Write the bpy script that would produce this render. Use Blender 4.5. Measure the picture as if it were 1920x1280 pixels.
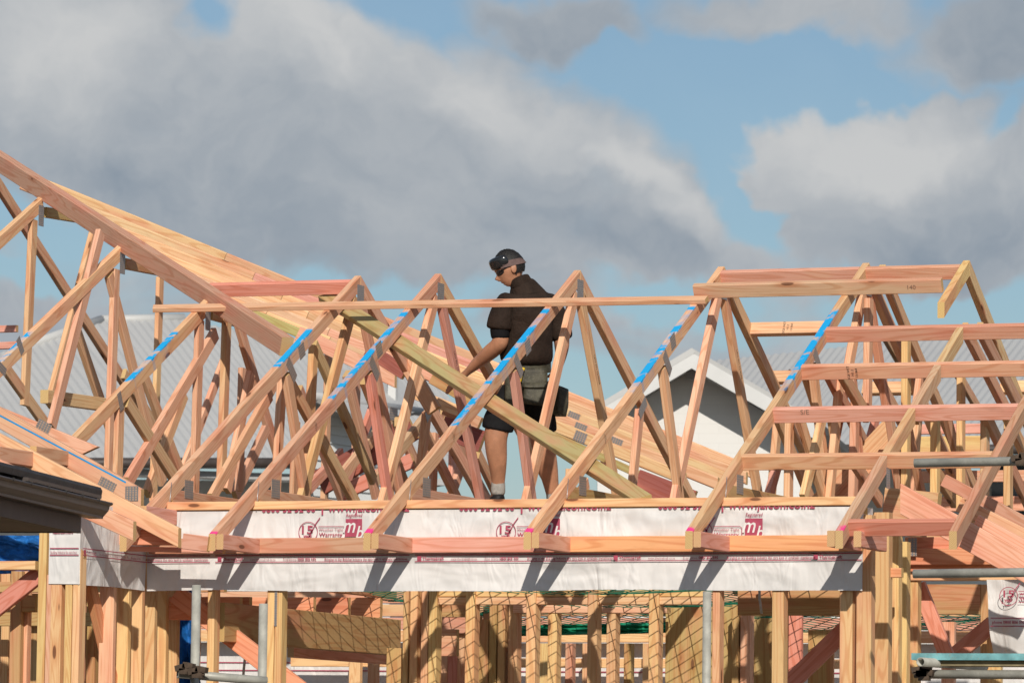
import bpy, bmesh, math, random
import numpy as np
from mathutils import Matrix, Vector
random.seed(7)
scn = bpy.context.scene
for o in list(bpy.data.objects): bpy.data.objects.remove(o, do_unlink=True)
COL = scn.collection

# ------------------------------------------------------------------ camera
# world: x runs along the front wall, y runs into the house, z up, metres
F = 9000.0; YH = 1460.0; ROLL = 0.0127; TH = math.atan2(3240, F); PIT = math.atan2(YH-640, F)
CAM = np.array((11.1554, -25.8634, 1.5905))
fwd = np.array((-math.sin(TH)*math.cos(PIT), math.cos(TH)*math.cos(PIT), math.sin(PIT)))
rgt = np.array((math.cos(TH), math.sin(TH), 0.0)); upv = np.cross(rgt, fwd)
r2 = math.cos(ROLL)*rgt + math.sin(ROLL)*upv
u2 = -math.sin(ROLL)*rgt + math.cos(ROLL)*upv
cd = bpy.data.cameras.new('camera'); cam = bpy.data.objects.new('camera', cd); COL.objects.link(cam)
m = Matrix.Identity(4)
for i in range(3):
    m[i][0] = r2[i]; m[i][1] = u2[i]; m[i][2] = -fwd[i]; m[i][3] = CAM[i]
cam.matrix_world = m
cd.sensor_width = 36; cd.lens = 36*F/1920; cd.clip_start = 0.5; cd.clip_end = 6000
cd.dof.use_dof = True; cd.dof.focus_distance = 29.5; cd.dof.aperture_fstop = 9
scn.camera = cam

# ------------------------------------------------------------------ light
LDIR = Vector((-0.42, 1.0, -0.60)).normalized()          # the way sunlight travels
sd = bpy.data.lights.new('sun', 'SUN'); sd.energy = 4.05; sd.angle = math.radians(0.53); sd.color = (1.0, 0.93, 0.83)
sun = bpy.data.objects.new('sun', sd); COL.objects.link(sun)
sun.rotation_euler = LDIR.to_track_quat('-Z', 'Y').to_euler(); sun.location = (8, -20, 14)
scn.view_settings.view_transform = 'Standard'; scn.view_settings.look = 'None'
scn.view_settings.exposure = 0.0; scn.view_settings.gamma = 1.0; scn.view_settings.use_curve_mapping = False
scn.render.engine = 'CYCLES'

class NT:
    """short hand for node trees"""
    def __init__(s, tree): s.t = tree; s.n = tree.nodes; s.l = tree.links
    def new(s, typ, **kw):
        n = s.n.new(typ)
        for k, v in kw.items(): setattr(n, k, v)
        return n
    def put(s, sock, v):
        if hasattr(v, 'links') or isinstance(v, bpy.types.NodeSocket): s.l.new(v, sock)
        else: sock.default_value = v
    def math(s, op, a, b=None, c=None, clamp=False):
        n = s.new('ShaderNodeMath', operation=op, use_clamp=clamp)
        s.put(n.inputs[0], a)
        if b is not None: s.put(n.inputs[1], b)
        if c is not None: s.put(n.inputs[2], c)
        return n.outputs[0]
    def vmath(s, op, a, b=None):
        n = s.new('ShaderNodeVectorMath', operation=op); s.put(n.inputs[0], a)
        if b is not None: s.put(n.inputs[1], b)
        return n.outputs['Value'] if op in ('LENGTH', 'DISTANCE', 'DOT_PRODUCT') else n.outputs[0]
    def mix(s, f, a, b, mode='MIX'):
        n = s.new('ShaderNodeMix', data_type='RGBA', blend_type=mode)
        s.put(n.inputs[0], f); s.put(n.inputs[6], a); s.put(n.inputs[7], b); return n.outputs[2]
    def noise(s, vec, scale, detail=2, rough=.5, dist=0.0, dim='3D'):
        n = s.new('ShaderNodeTexNoise', noise_dimensions=dim)
        s.put(n.inputs['Vector'], vec); s.put(n.inputs['Scale'], scale); n.inputs['Detail'].default_value = detail
        n.inputs['Roughness'].default_value = rough; n.inputs['Distortion'].default_value = dist
        return n.outputs[0]
    def ramp(s, v, a, b, lo=0.0, hi=1.0):
        n = s.new('ShaderNodeMapRange', interpolation_type='SMOOTHSTEP', clamp=True)
        s.put(n.inputs[0], v); s.put(n.inputs[1], a); s.put(n.inputs[2], b); s.put(n.inputs[3], lo); s.put(n.inputs[4], hi)
        return n.outputs[0]
    def sep(s, v):
        n = s.new('ShaderNodeSeparateXYZ'); s.put(n.inputs[0], v); return n.outputs
    def comb(s, x, y, z):
        n = s.new('ShaderNodeCombineXYZ'); s.put(n.inputs[0], x); s.put(n.inputs[1], y); s.put(n.inputs[2], z); return n.outputs[0]

def RGB(*c): return (c[0], c[1], c[2], 1.0)

# ---- pixel of the photograph (1920 x 1280) -> direction
def ray(px, py):
    return r2*((px-960)/F) + u2*(-(py-640)/F) + fwd
def azel(px, py):
    d = ray(px, py); d = d/np.linalg.norm(d); return math.atan2(d[0], d[1]), math.asin(d[2])

# ------------------------------------------------------------------ sky
world = bpy.data.worlds.new('World'); scn.world = world; world.use_nodes = True
w = NT(world.node_tree); w.n.clear()
sky = w.new('ShaderNodeTexSky', sky_type='NISHITA'); sky.sun_disc = False
sky.sun_elevation = math.asin(-LDIR.z); sky.sun_rotation = math.atan2(-LDIR.x, -LDIR.y)
sky.altitude = 20; sky.air_density = 1.0; sky.dust_density = 0.6; sky.ozone_density = 1.6
tc = w.new('ShaderNodeTexCoord')
d = w.vmath('NORMALIZE', tc.outputs['Generated']); dx, dy, dz = w.sep(d)
az = w.math('ARCTAN2', dx, dy); el = w.math('ARCSINE', dz)
ae = w.comb(az, el, 0.0)
def skywarp(scale, amt, seed):
    n = w.new('ShaderNodeTexNoise', noise_dimensions='3D'); w.put(n.inputs['Vector'], w.vmath('ADD', ae, (seed, seed*.7, 0)))
    n.inputs['Scale'].default_value = scale; n.inputs['Detail'].default_value = 4; n.inputs['Roughness'].default_value = .55
    v = w.vmath('SUBTRACT', n.outputs['Color'], (.5, .5, .5)); k = w.new('ShaderNodeVectorMath', operation='SCALE')
    w.put(k.inputs[0], v); k.inputs['Scale'].default_value = amt; return k.outputs[0]
aw = w.vmath('ADD', ae, skywarp(16, .050, 3.1)); aw = w.vmath('ADD', aw, skywarp(60, .014, 8.0)); aw = w.vmath('ADD', aw, skywarp(170, .004, 1.7))
def lobe(px, py, rx, ry, rot=0.0, soft=.55, src=None):
    """soft patch of the sky, given where it lies in the photograph; falls from 1 to 0"""
    a, e = azel(px, py); v = w.vmath('SUBTRACT', src or aw, (a, e, 0))
    mp = w.new('ShaderNodeMapping', vector_type='TEXTURE'); w.put(mp.inputs[0], v)
    mp.inputs['Rotation'].default_value = (0, 0, rot); mp.inputs['Scale'].default_value = (rx/F, ry/F, 1)
    return w.ramp(w.vmath('LENGTH', mp.outputs[0]), 1.0, 1.0-soft, 0.0, 1.0)
def addup(vals):
    r = vals[0]
    for v in vals[1:]: r = w.math('MAXIMUM', r, v)
    return r
# general broken cloud everywhere
gn = w.noise(w.vmath('MULTIPLY', ae, (1.0, 2.2, 1.0)), 7.0, 5, .55, .3)
cover = w.ramp(gn, .44, .66)
blue = addup([lobe(1245, 190, 250, 60, -.62), lobe(1390, 385, 120, 55, -.9), lobe(1150, 110, 150, 65, -.35), lobe(1330, 130, 240, 75, .05),
              lobe(1560, 95, 150, 40, .12), lobe(1860, 200, 120, 70, .3, .98), lobe(345, 20, 125, 85, -1.0, .98), lobe(640, 590, 420, 60, .05, .8), lobe(20, 560, 160, 50, 0, .8),
              lobe(1260, 590, 300, 70, 0, .8), lobe(1700, 590, 300, 60, 0, .8)])
cloud = addup([lobe(480, 240, 900, 330, -.15, .35), lobe(1690, 320, 400, 215, .1, .28), lobe(1120, 400, 330, 170, -.5, .5), lobe(1700, 470, 420, 90, 0, .6),
               lobe(1040, 15, 300, 100, -.15, .85), lobe(1900, 60, 330, 130, 0, .8), lobe(1500, 0, 520, 85, 0, .95), lobe(1280, 500, 320, 70, 0, .7)])
cover = w.math('MAXIMUM', cover, cloud)
cover = w.math('MULTIPLY', cover, w.math('SUBTRACT', 1.0, w.math('MULTIPLY', blue, .95)))
wisp = w.noise(w.vmath('ADD', aw, (5, 2, 0)), 34, 4, .6, .4)
cover = w.math('MULTIPLY', cover, w.ramp(wisp, .12, .50, .62, 1.0))
cover = w.ramp(cover, .04, .88)
cover = w.math('MAXIMUM', cover, w.ramp(el, .02, .085, .62, .10))
# light and dark inside the clouds
sh = w.noise(w.vmath('MULTIPLY', aw, (1.0, 1.7, 1.0)), 15, 4, .58, .2)
lite = addup([lobe(620, 60, 420, 190, -.1, .9), lobe(880, 170, 330, 130, -.55, .9), lobe(1600, 230, 330, 130, .1, .9), lobe(120, 130, 260, 160, 0, .9), lobe(1150, 350, 280, 70, -.5, .9)])
dark = addup([lobe(330, 400, 620, 130, -.2, .9), lobe(1040, 20, 300, 90, 0, .9), lobe(1900, 90, 240, 150, 0, .9), lobe(1100, 470, 420, 90, -.1, .9), lobe(1720, 450, 360, 110, 0, .9)])
sh2 = w.noise(w.vmath('ADD', aw, (2, 9, 0)), 48, 5, .62, .3)
lum = w.math('ADD', w.math('ADD', w.math('ADD', w.ramp(sh, .25, .75, -.18, .18), w.ramp(sh2, .3, .7, -.10, .10)), .5), w.math('MULTIPLY', lite, .40))
lum = w.math('SUBTRACT', lum, w.math('MULTIPLY', dark, .30), clamp=True)
ccol = w.mix(lum, RGB(2.75, 3.35, 4.05), RGB(6.35, 6.45, 6.5))
skyc = w.mix(1.0, sky.outputs[0], RGB(.66, .76, .82), 'MULTIPLY')
col = w.mix(cover, skyc, ccol)
bg = w.new('ShaderNodeBackground'); w.put(bg.inputs[0], col); bg.inputs[1].default_value = 0.09
out = w.new('ShaderNodeOutputWorld'); w.l.new(bg.outputs[0], out.inputs[0])

# ------------------------------------------------------------------ materials
MATS = {}
def mat(name):
    m = bpy.data.materials.new(name); m.use_nodes = True; MATS[name] = m
    t = NT(m.node_tree); t.n.clear()
    b = t.new('ShaderNodeBsdfPrincipled'); o = t.new('ShaderNodeOutputMaterial'); t.l.new(b.outputs[0], o.inputs[0])
    return m, t, b
def bump(t, b, h, strength=.3, dist=.004):
    n = t.new('ShaderNodeBump'); n.inputs['Strength'].default_value = strength; n.inputs['Distance'].default_value = dist
    t.put(n.inputs['Height'], h); t.l.new(n.outputs[0], b.inputs['Normal'])

def wood(name, sprayed=False, ply=False):
    m, t, b = mat(name)
    tc = t.new('ShaderNodeTexCoord'); oi = t.new('ShaderNodeObjectInfo'); P = tc.outputs['Object']
    r = t.math('MULTIPLY', oi.outputs['Random'], 37.0)
    Q = t.vmath('ADD', P, t.comb(r, t.math('MULTIPLY', r, 1.7), t.math('MULTIPLY', r, .6)))
    ring = t.noise(t.vmath('MULTIPLY', Q, (.55, 7.5, 7.5)), 1.0, 1.5, .45, .35)
    bands = t.math('SINE', t.math('MULTIPLY', ring, 95.0 if not ply else 70.0))
    bands = t.ramp(bands, .15, 1.0)
    fine = t.noise(t.vmath('MULTIPLY', Q, (5, 170, 170)), 1.0, 2, .6)
    blot = t.noise(t.vmath('MULTIPLY', Q, (1.3, 6, 6)), 1.0, 3, .6)
    vo = t.new('ShaderNodeTexVoronoi', feature='F1'); t.put(vo.inputs['Vector'], t.vmath('MULTIPLY', Q, (2.6, 9.0, 9.0))); vo.inputs['Scale'].default_value = 1.0
    keep = t.math('GREATER_THAN', t.sep(vo.outputs['Color'])[0], .50)
    knot = t.math('MULTIPLY', t.ramp(vo.outputs['Distance'], .13, .09), keep)
    halo = t.math('MULTIPLY', t.ramp(vo.outputs['Distance'], .34, .10), keep)
    base = oi.outputs['Color']
    c = t.mix(t.ramp(blot, .44, .70, 0, .80), base, t.mix(.6, base, RGB(.66, .22, .15)))
    c = t.mix(t.ramp(blot, .36, .18, 0, .6), c, t.mix(.6, base, RGB(.72, .50, .26)))
    c = t.mix(t.math('MULTIPLY', bands, .50), c, t.mix(1.0, c, RGB(.78, .55, .42), 'MULTIPLY'))
    c = t.mix(t.ramp(fine, .42, .75, 0, .38), c, t.mix(1.0, c, RGB(.80, .66, .56), 'MULTIPLY'))
    c = t.mix(t.math('MULTIPLY', halo, .45), c, t.mix(1.0, c, RGB(.75, .45, .30), 'MULTIPLY'))
    c = t.mix(t.math('MULTIPLY', knot, .85), c, RGB(.13, .05, .025))
    dirt = t.noise(t.vmath('MULTIPLY', Q, (3, 12, 12)), 1.0, 3, .7)
    c = t.mix(t.ramp(dirt, .55, .78, 0, .42), c, t.mix(1.0, c, RGB(.62, .56, .50), 'MULTIPLY'))
    if sprayed:
        x, y, z = t.sep(P)
        def prop(n):
            a = t.new('ShaderNodeAttribute', attribute_type='OBJECT', attribute_name=n); return a.outputs['Fac']
        top = t.ramp(z, .020, .046)
        for (pa, pb, colr, freq, cut, sd) in (('blue_a', 'blue_b', RGB(.0, .36, .74), 8.0, .43, 0.0), ('pink_a', 'pink_b', RGB(.80, .05, .25), 5.0, .34, 5.0)):
            A_, B_ = prop(pa), prop(pb); sf = .05 if sd == 0 else .035; inside = t.math('MULTIPLY', t.ramp(x, A_, t.math('ADD', A_, sf)), t.ramp(x, B_, t.math('SUBTRACT', B_, sf*1.6)))
            n1 = t.noise(t.comb(t.math('ADD', t.math('MULTIPLY', x, freq), t.math('MULTIPLY', y, freq*.7)), t.math('MULTIPLY', y, 7.0), sd), 1.0, 3, .62, .5)
            n2 = t.noise(t.vmath('MULTIPLY', Q, (3.0, 1.0, 1.0)), 1.0, 1, .5)
            n3 = t.noise(t.vmath('MULTIPLY', Q, (60, 60, 60)), 1.0, 2, .7)
            v = t.math('ADD', t.math('ADD', n1, t.math('MULTIPLY', t.math('SUBTRACT', n2, .5), .5)), t.math('MULTIPLY', t.math('SUBTRACT', n3, .5), .12))
            v = t.math('SUBTRACT', v, t.math('MULTIPLY', t.math('SUBTRACT', 1.0, top), .30))
            k = t.ramp(t.math('MULTIPLY', inside, t.ramp(v, cut-.02, cut+.12)), .15, .8)
            c = t.mix(t.math('MULTIPLY', t.math('MULTIPLY', inside, t.ramp(v, cut-.22, cut+.06)), .40), c, colr); c = t.mix(t.math('MULTIPLY', k, .97), c, colr)
    t.put(b.inputs['Base Color'], c); b.inputs['Roughness'].default_value = .72; b.inputs['Specular IOR Level'].default_value = .25
    bump(t, b, t.math('ADD', fine, t.math('MULTIPLY', bands, .4)), .22, .002)
    return m
wood('timber'); wood('sprayed_timber', sprayed=True); wood('plywood_face', ply=True)

m, t, b = mat('end_grain')
tc = t.new('ShaderNodeTexCoord'); oi = t.new('ShaderNodeObjectInfo')
x, y, z = t.sep(tc.outputs['Object'])
r = t.math('MULTIPLY', t.math('SUBTRACT', oi.outputs['Random'], .5), .25)
dd = t.vmath('LENGTH', t.comb(t.math('ADD', y, r), t.math('ADD', z, .07), 0))
bands = t.ramp(t.math('SINE', t.math('MULTIPLY', t.math('ADD', dd, t.math('MULTIPLY', t.noise(tc.outputs['Object'], 30, 2), .006)), 900.0)), -.2, 1.0)
c = t.mix(bands, t.mix(.55, oi.outputs['Color'], RGB(.62, .44, .19)), RGB(.40, .25, .09))
t.put(b.inputs['Base Color'], c); b.inputs['Roughness'].default_value = .85; b.inputs['Specular IOR Level'].default_value = .1

def plain(name, col, rough=.6, spec=.3, metal=0.0, var=.12, scale=8.0, bscale=0, bstr=.2, tint=None):
    m, t, b = mat(name)
    tc = t.new('ShaderNodeTexCoord')
    n = t.noise(tc.outputs['Object'], scale, 5, .62)
    n2 = t.noise(tc.outputs['Object'], scale*7, 3, .6)
    c = t.mix(t.ramp(n, .3, .75), RGB(*[v*(1-var) for v in col]), RGB(*[min(1, v*(1+var)) for v in col]))
    c = t.mix(t.ramp(n2, .55, .8, 0, var*1.6), c, RGB(*(tint or [v*.5 for v in col])))
    t.put(b.inputs['Base Color'], c); b.inputs['Roughness'].default_value = rough
    b.inputs['Specular IOR Level'].default_value = spec; b.inputs['Metallic'].default_value = metal
    if bscale: bump(t, b, t.noise(tc.outputs['Object'], bscale, 3, .6, .8 if bscale < 15 else 0), bstr, .004 if bscale >= 15 else .03)
    return m
plain('galvanised_tube', (.40, .39, .34), .5, .45, .12, .22, 9, tint=(.22, .18, .12))
plain('rusty_clamp', (.10, .07, .05), .7, .3, .4, .3, 30)
plain('nail_steel', (.45, .45, .46), .4, .5, .8)
plain('maroon_print', (.40, .075, .12), .7, .15, 0, .15, 20)
plain('black_print', (.035, .03, .03), .7, .1)
plain('pencil', (.26, .15, .11), .7, .1)
plain('ground_soil', (.135, .105, .075), .95, .1, 0, .3, .6, 3, .6)
plain('concrete', (.24, .235, .22), .9, .15, 0, .15, 2, 25, .3)
plain('dark_steel', (.060, .047, .042), .45, .4, .0, .15, 12)
plain('fascia_brown', (.11, .080, .070), .6, .3, 0, .1, 6)
plain('soffit_board', (.30, .25, .19), .8, .2)
plain('clay_tile', (.038, .034, .034), .6, .3, 0, .3, 10, 60, .5)
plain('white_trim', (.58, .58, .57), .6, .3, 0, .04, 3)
plain('grey_trim', (.42, .42, .42), .6, .3, 0, .06, 3)  # plain grey trim, darker than the white one
plain('weatherboard_white', (.72, .73, .72), .65, .3, 0, .05, 2)
plain('glass_dark', (.04, .055, .07), .08, .6)
plain('blue_net', (.012, .12, .38), .6, .3, 0, .4, 14)
plain('green_net', (.012, .24, .13), .6, .3, 0, .25, 12)
plain('net_cord', (.02, .20, .12), .7, .2)
plain('rope_white', (.55, .53, .48), .8, .2, 0, .2, 40)
plain('teal_plank', (.16, .36, .38), .7, .2, 0, .3, 9, 40, .4, tint=(.30, .22, .13))
plain('plank_edge', (.26, .21, .12), .8, .2, 0, .3, 12)
plain('antenna_black', (.02, .02, .02), .5, .3)

m, t, b = mat('nail_plate_metal')
tc = t.new('ShaderNodeTexCoord'); x, y, z = t.sep(tc.outputs['Object'])
u = t.math('FRACT', t.math('MULTIPLY', x, 52)); v = t.math('FRACT', t.math('MULTIPLY', z, 70))
hole = t.math('MULTIPLY', t.math('LESS_THAN', t.math('ABSOLUTE', t.math('SUBTRACT', u, .5)), .24), t.math('LESS_THAN', t.math('ABSOLUTE', t.math('SUBTRACT', v, .5)), .30))
n = t.noise(tc.outputs['Object'], 40, 3)
c = t.mix(hole, t.mix(n, RGB(.16, .16, .165), RGB(.34, .34, .35)), RGB(.46, .30, .20))
t.put(b.inputs['Base Color'], c); t.put(b.inputs['Metallic'], t.math('MULTIPLY', t.math('SUBTRACT', 1.0, hole), .5)); b.inputs['Roughness'].default_value = .42

m, t, b = mat('white_wrap')
tc = t.new('ShaderNodeTexCoord'); P = tc.outputs['Object']
n = t.noise(t.vmath('MULTIPLY', P, (1.0, 1.0, 2.2)), 2.2, 5, .6); n2 = t.noise(P, 14, 4, .65)
c = t.mix(t.ramp(n, .35, .7), RGB(.71, .685, .665), RGB(.64, .625, .61)); c = t.mix(t.ramp(n2, .62, .8, 0, .40), c, RGB(.46, .42, .39))
t.put(b.inputs['Base Color'], c); b.inputs['Roughness'].default_value = .55; b.inputs['Specular IOR Level'].default_value = .3
wr = t.noise(t.vmath('MULTIPLY', P, (.9, .9, 1.5)), 2.6, 2, .45, .4)
bump(t, b, t.math('ADD', wr, t.math('MULTIPLY', t.noise(t.vmath('MULTIPLY', P, (1.2, 1.2, .5)), 6.0, 2, .5, 1.2), .30)), .85, .08)

m, t, b = mat('corrugated_grey')
tc = t.new('ShaderNodeTexCoord'); P = tc.outputs['Object']; n = t.noise(P, .8, 4, .6); n2 = t.noise(P, 9, 3, .6)
c = t.mix(n, RGB(.42, .42, .415), RGB(.49, .49, .48)); c = t.mix(t.ramp(n2, .6, .8, 0, .2), c, RGB(.3, .3, .3))
t.put(b.inputs['Base Color'], c); b.inputs['Roughness'].default_value = .5; b.inputs['Specular IOR Level'].default_value = .35

m, t, b = mat('painted_brick')
tc = t.new('ShaderNodeTexCoord'); bk = t.new('ShaderNodeTexBrick')
x, y, z = t.sep(tc.outputs['Object']); t.put(bk.inputs['Vector'], t.comb(x, z, 0)); bk.inputs['Scale'].default_value = 1.0
bk.inputs['Brick Width'].default_value = .39; bk.inputs['Row Height'].default_value = .10; bk.inputs['Mortar Size'].default_value = .006
bk.inputs['Color1'].default_value = RGB(.72, .71, .69); bk.inputs['Color2'].default_value = RGB(.70, .69, .67); bk.inputs['Mortar'].default_value = RGB(.69, .68, .66)
t.put(b.inputs['Base Color'], bk.outputs['Color']); b.inputs['Roughness'].default_value = .8
bump(t, b, t.math('SUBTRACT', 1.0, bk.outputs['Fac']), .12, .004)

# ------------------------------------------------------------------ helpers
TP = math.tan(math.radians(27.45)); CP = math.cos(math.atan(TP)); SP = math.sin(math.atan(TP))
NS = Vector((0, -SP, CP)); DS = Vector((0, CP, SP))         # normal and upward direction of the front roof slope
def hit(px, py, n, k):
    r = ray(px, py); n = np.array(n, float); tt = (k - n@CAM)/(n@r); return Vector(CAM + tt*r)
def PX(px, py, k): return hit(px, py, (1, 0, 0), k)          # on a plane x = k
def PY(px, py, k): return hit(px, py, (0, 1, 0), k)          # on a plane y = k
def PZ(px, py, k): return hit(px, py, (0, 0, 1), k)
def PS(px, py, off=0.0): return hit(px, py, (0, -TP, 1), 3.0 + off/CP)   # on the front roof slope
def PJ(p):
    q = np.array(p, float) - CAM; zz = q@fwd; return 960+F*(q@r2)/zz, 640-F*(q@u2)/zz

def tag(o, label, cat, group=None, kind=None):
    o['label'] = label; o['category'] = cat
    if group: o['group'] = group
    if kind: o['kind'] = kind
    return o
def empty(name, loc, label, cat, group=None):
    o = bpy.data.objects.new(name, None); COL.objects.link(o); o.location = loc; o.empty_display_size = .2
    return tag(o, label, cat, group)
def link(name, me, mats, parent=None, M=None, tint=None):
    o = bpy.data.objects.new(name, me); COL.objects.link(o)
    for mm in (mats if isinstance(mats, (list, tuple)) else [mats]):
        if len(me.materials) < (len(mats) if isinstance(mats, (list, tuple)) else 1): me.materials.append(MATS[mm])
    M = M or Matrix.Identity(4)
    if parent is not None:
        o.parent = parent; o.matrix_parent_inverse = Matrix.Identity(4)
        W = Matrix.Identity(4); p = parent
        while p is not None: W = p.matrix_basis @ W; p = p.parent
        o.matrix_basis = W.inverted() @ M
    else: o.matrix_basis = M
    if tint: o.color = (tint[0], tint[1], tint[2], 1)
    return o
TINT = dict(p=(.76, .455, .275), q=(.77, .49, .28), r=(.70, .30, .205), k=(.73, .385, .275), t=(.68, .465, .275), y=(.74, .49, .235), g=(.43, .365, .155), b=(.50, .325, .14), o=(.76, .36, .19), m=(.62, .37, .225), d=(.30, .10, .075))  # d: red timber darkened, carries the shade on the rear beams in its colour
def tint(code, amt=.12):
    c = TINT[code]; s = random.uniform(1-amt, 1+amt); h = random.uniform(-amt, amt)*.5
    return tuple(max(0, min(1, v)) for v in (c[0]*s, c[1]*s*(1+h), c[2]*s*(1-h)))
def frame(a, b, side):
    a = Vector(a); b = Vector(b); X = (b-a); L = X.length; X.normalize()
    Y = Vector(side); Y = (Y - X*Y.dot(X)).normalized(); Z = X.cross(Y)
    M = Matrix.Identity(4)
    for i in range(3): M[i][0] = X[i]; M[i][1] = Y[i]; M[i][2] = Z[i]; M[i][3] = (a[i]+b[i])/2
    return M, L
def board_mesh(L, wd, h, ch=.0035, M=None, cut0=None, cut1=None, seg=1, bow=0.0):
    """a length of sawn timber, arrises taken off; local x along the grain, local z through its depth"""
    pr = [(-wd/2+ch, -h/2), (wd/2-ch, -h/2), (wd/2, -h/2+ch), (wd/2, h/2-ch), (wd/2-ch, h/2), (-wd/2+ch, h/2), (-wd/2, h/2-ch), (-wd/2, -h/2+ch)]
    vs = []; R = M.to_3x3() if M else Matrix.Identity(3)
    for i in range(seg+1):
        f = i/seg; x0 = -L/2 + L*f
        for (yy, zz) in pr:
            x = x0
            c = cut0 if i == 0 else cut1 if i == seg else None
            if c is not None:
                n = R.inverted() @ Vector(c)
                if abs(n.x) > .05: x = x0 - (yy*n.y + zz*n.z)/n.x
            vs.append((x, yy, zz + bow*(1-(2*f-1)**2)))
    fs = []
    for i in range(seg):
        for j in range(8):
            k = (j+1) % 8; fs.append((i*8+j, i*8+k, (i+1)*8+k, (i+1)*8+j))
    n0 = len(fs); fs.append(tuple(range(7, -1, -1))); fs.append(tuple(seg*8+j for j in range(8)))
    me = bpy.data.meshes.new('timber'); me.from_pydata(vs, [], fs)
    me.polygons[n0].material_index = 1; me.polygons[n0+1].material_index = 1
    return me
def board(name, a, b, side, wd, h, parent=None, tc='p', cut0=None, cut1=None, material='timber', ext=0.0, bow=0.0, ch=.0035):
    a = Vector(a); b = Vector(b)
    if ext: dd = (b-a).normalized()*ext; a = a-dd; b = b+dd
    M, L = frame(a, b, side)
    me = board_mesh(L, wd, h, ch, M=M, cut0=cut0, cut1=cut1, seg=6 if bow else 1, bow=bow)
    return link(name, me, [material, 'end_grain'], parent, M, tint(tc) if isinstance(tc, str) else tc)
def paint(o, blue=None, pink=None):
    if blue: o['blue_a'], o['blue_b'] = float(blue[0]), float(blue[1])
    else: o['blue_a'] = 9.0; o['blue_b'] = 9.0
    if pink: o['pink_a'], o['pink_b'] = float(pink[0]), float(pink[1])
    else: o['pink_a'] = 9.0; o['pink_b'] = 9.0
def box_mesh(sx, sy, sz):
    me = bpy.data.meshes.new('box'); x, y, z = sx/2, sy/2, sz/2
    me.from_pydata([(-x,-y,-z),(x,-y,-z),(x,y,-z),(-x,y,-z),(-x,-y,z),(x,-y,z),(x,y,z),(-x,y,z)], [], [(3,2,1,0),(4,5,6,7),(0,1,5,4),(1,2,6,5),(2,3,7,6),(3,0,4,7)])
    return me
def box(name, c, s, material, parent=None, rot=None):
    M = Matrix.Translation(Vector(c))
    if rot is not None: M = M @ rot
    return link(name, box_mesh(*s), material, parent, M)
def mesh(name, vs, fs, material, parent=None, smooth=False, origin=None):
    og = Vector(origin) if origin is not None else Vector((0, 0, 0))
    me = bpy.data.meshes.new(name); me.from_pydata([tuple(Vector(v)-og) for v in vs], [], fs); me.update()
    if smooth: me.polygons.foreach_set('use_smooth', [True]*len(me.polygons))
    return link(name, me, material, parent, Matrix.Translation(og))
def tube(name, a, b, r, material, parent=None, n=20, wall=0.0):
    a = Vector(a); b = Vector(b); M, L = frame(a, b, (0.13, .2, 1))
    vs, fs = [], []
    for xx in (-L/2, L/2):
        for j in range(n): an = 2*math.pi*j/n; vs.append((xx, r*math.cos(an), r*math.sin(an)))
    for j in range(n): k = (j+1) % n; fs.append((j, k, n+k, n+j))
    if wall:
        ri = r-wall
        for xx in (-L/2, L/2):
            for j in range(n): an = 2*math.pi*j/n; vs.append((xx, ri*math.cos(an), ri*math.sin(an)))
        for j in range(n):
            k = (j+1) % n
            fs += [(2*n+k, 2*n+j, 3*n+j, 3*n+k), (k, j, 2*n+j, 2*n+k), (n+j, n+k, 3*n+k, 3*n+j)]
    else: fs += [tuple(range(n-1, -1, -1)), tuple(n+j for j in range(n))]
    me = bpy.data.meshes.new(name); me.from_pydata(vs, [], fs)
    for p in me.polygons: p.use_smooth = len(p.vertices) == 4
    return link(name, me, material, parent, M)
FONTS = {}
def text_mesh(s, size, shear=0.0, bold=0.0):
    cu = bpy.data.curves.new('t', 'FONT'); cu.body = s; cu.size = size; cu.shear = shear; cu.offset = bold; cu.resolution_u = 2
    ob = bpy.data.objects.new('t', cu); COL.objects.link(ob); dg = bpy.context.evaluated_depsgraph_get()
    me = bpy.data.meshes.new_from_object(ob.evaluated_get(dg)); bpy.data.objects.remove(ob, do_unlink=True); bpy.data.curves.remove(cu)
    xs = [v.co.x for v in me.vertices] or [0]; return me, min(xs), max(xs)
def merge(parts):
    """parts: (verts, faces) lists -> one"""
    V, Fc = [], []
    for v, f in parts:
        o = len(V); V += [tuple(q) for q in v]; Fc += [tuple(i+o for i in g) for g in f]
    return V, Fc
def mesh_data(me, M=None):
    M = M or Matrix.Identity(4)
    return [M @ v.co for v in me.vertices], [tuple(p.vertices) for p in me.polygons]
def strip(a, b, wd, nrm):
    """flat stroke a-b of width wd on a surface with normal nrm"""
    a = Vector(a); b = Vector(b); s = (b-a).cross(Vector(nrm)).normalized()*wd/2
    return [a-s, b-s, b+s, a+s], [(0, 1, 2, 3)]
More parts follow.
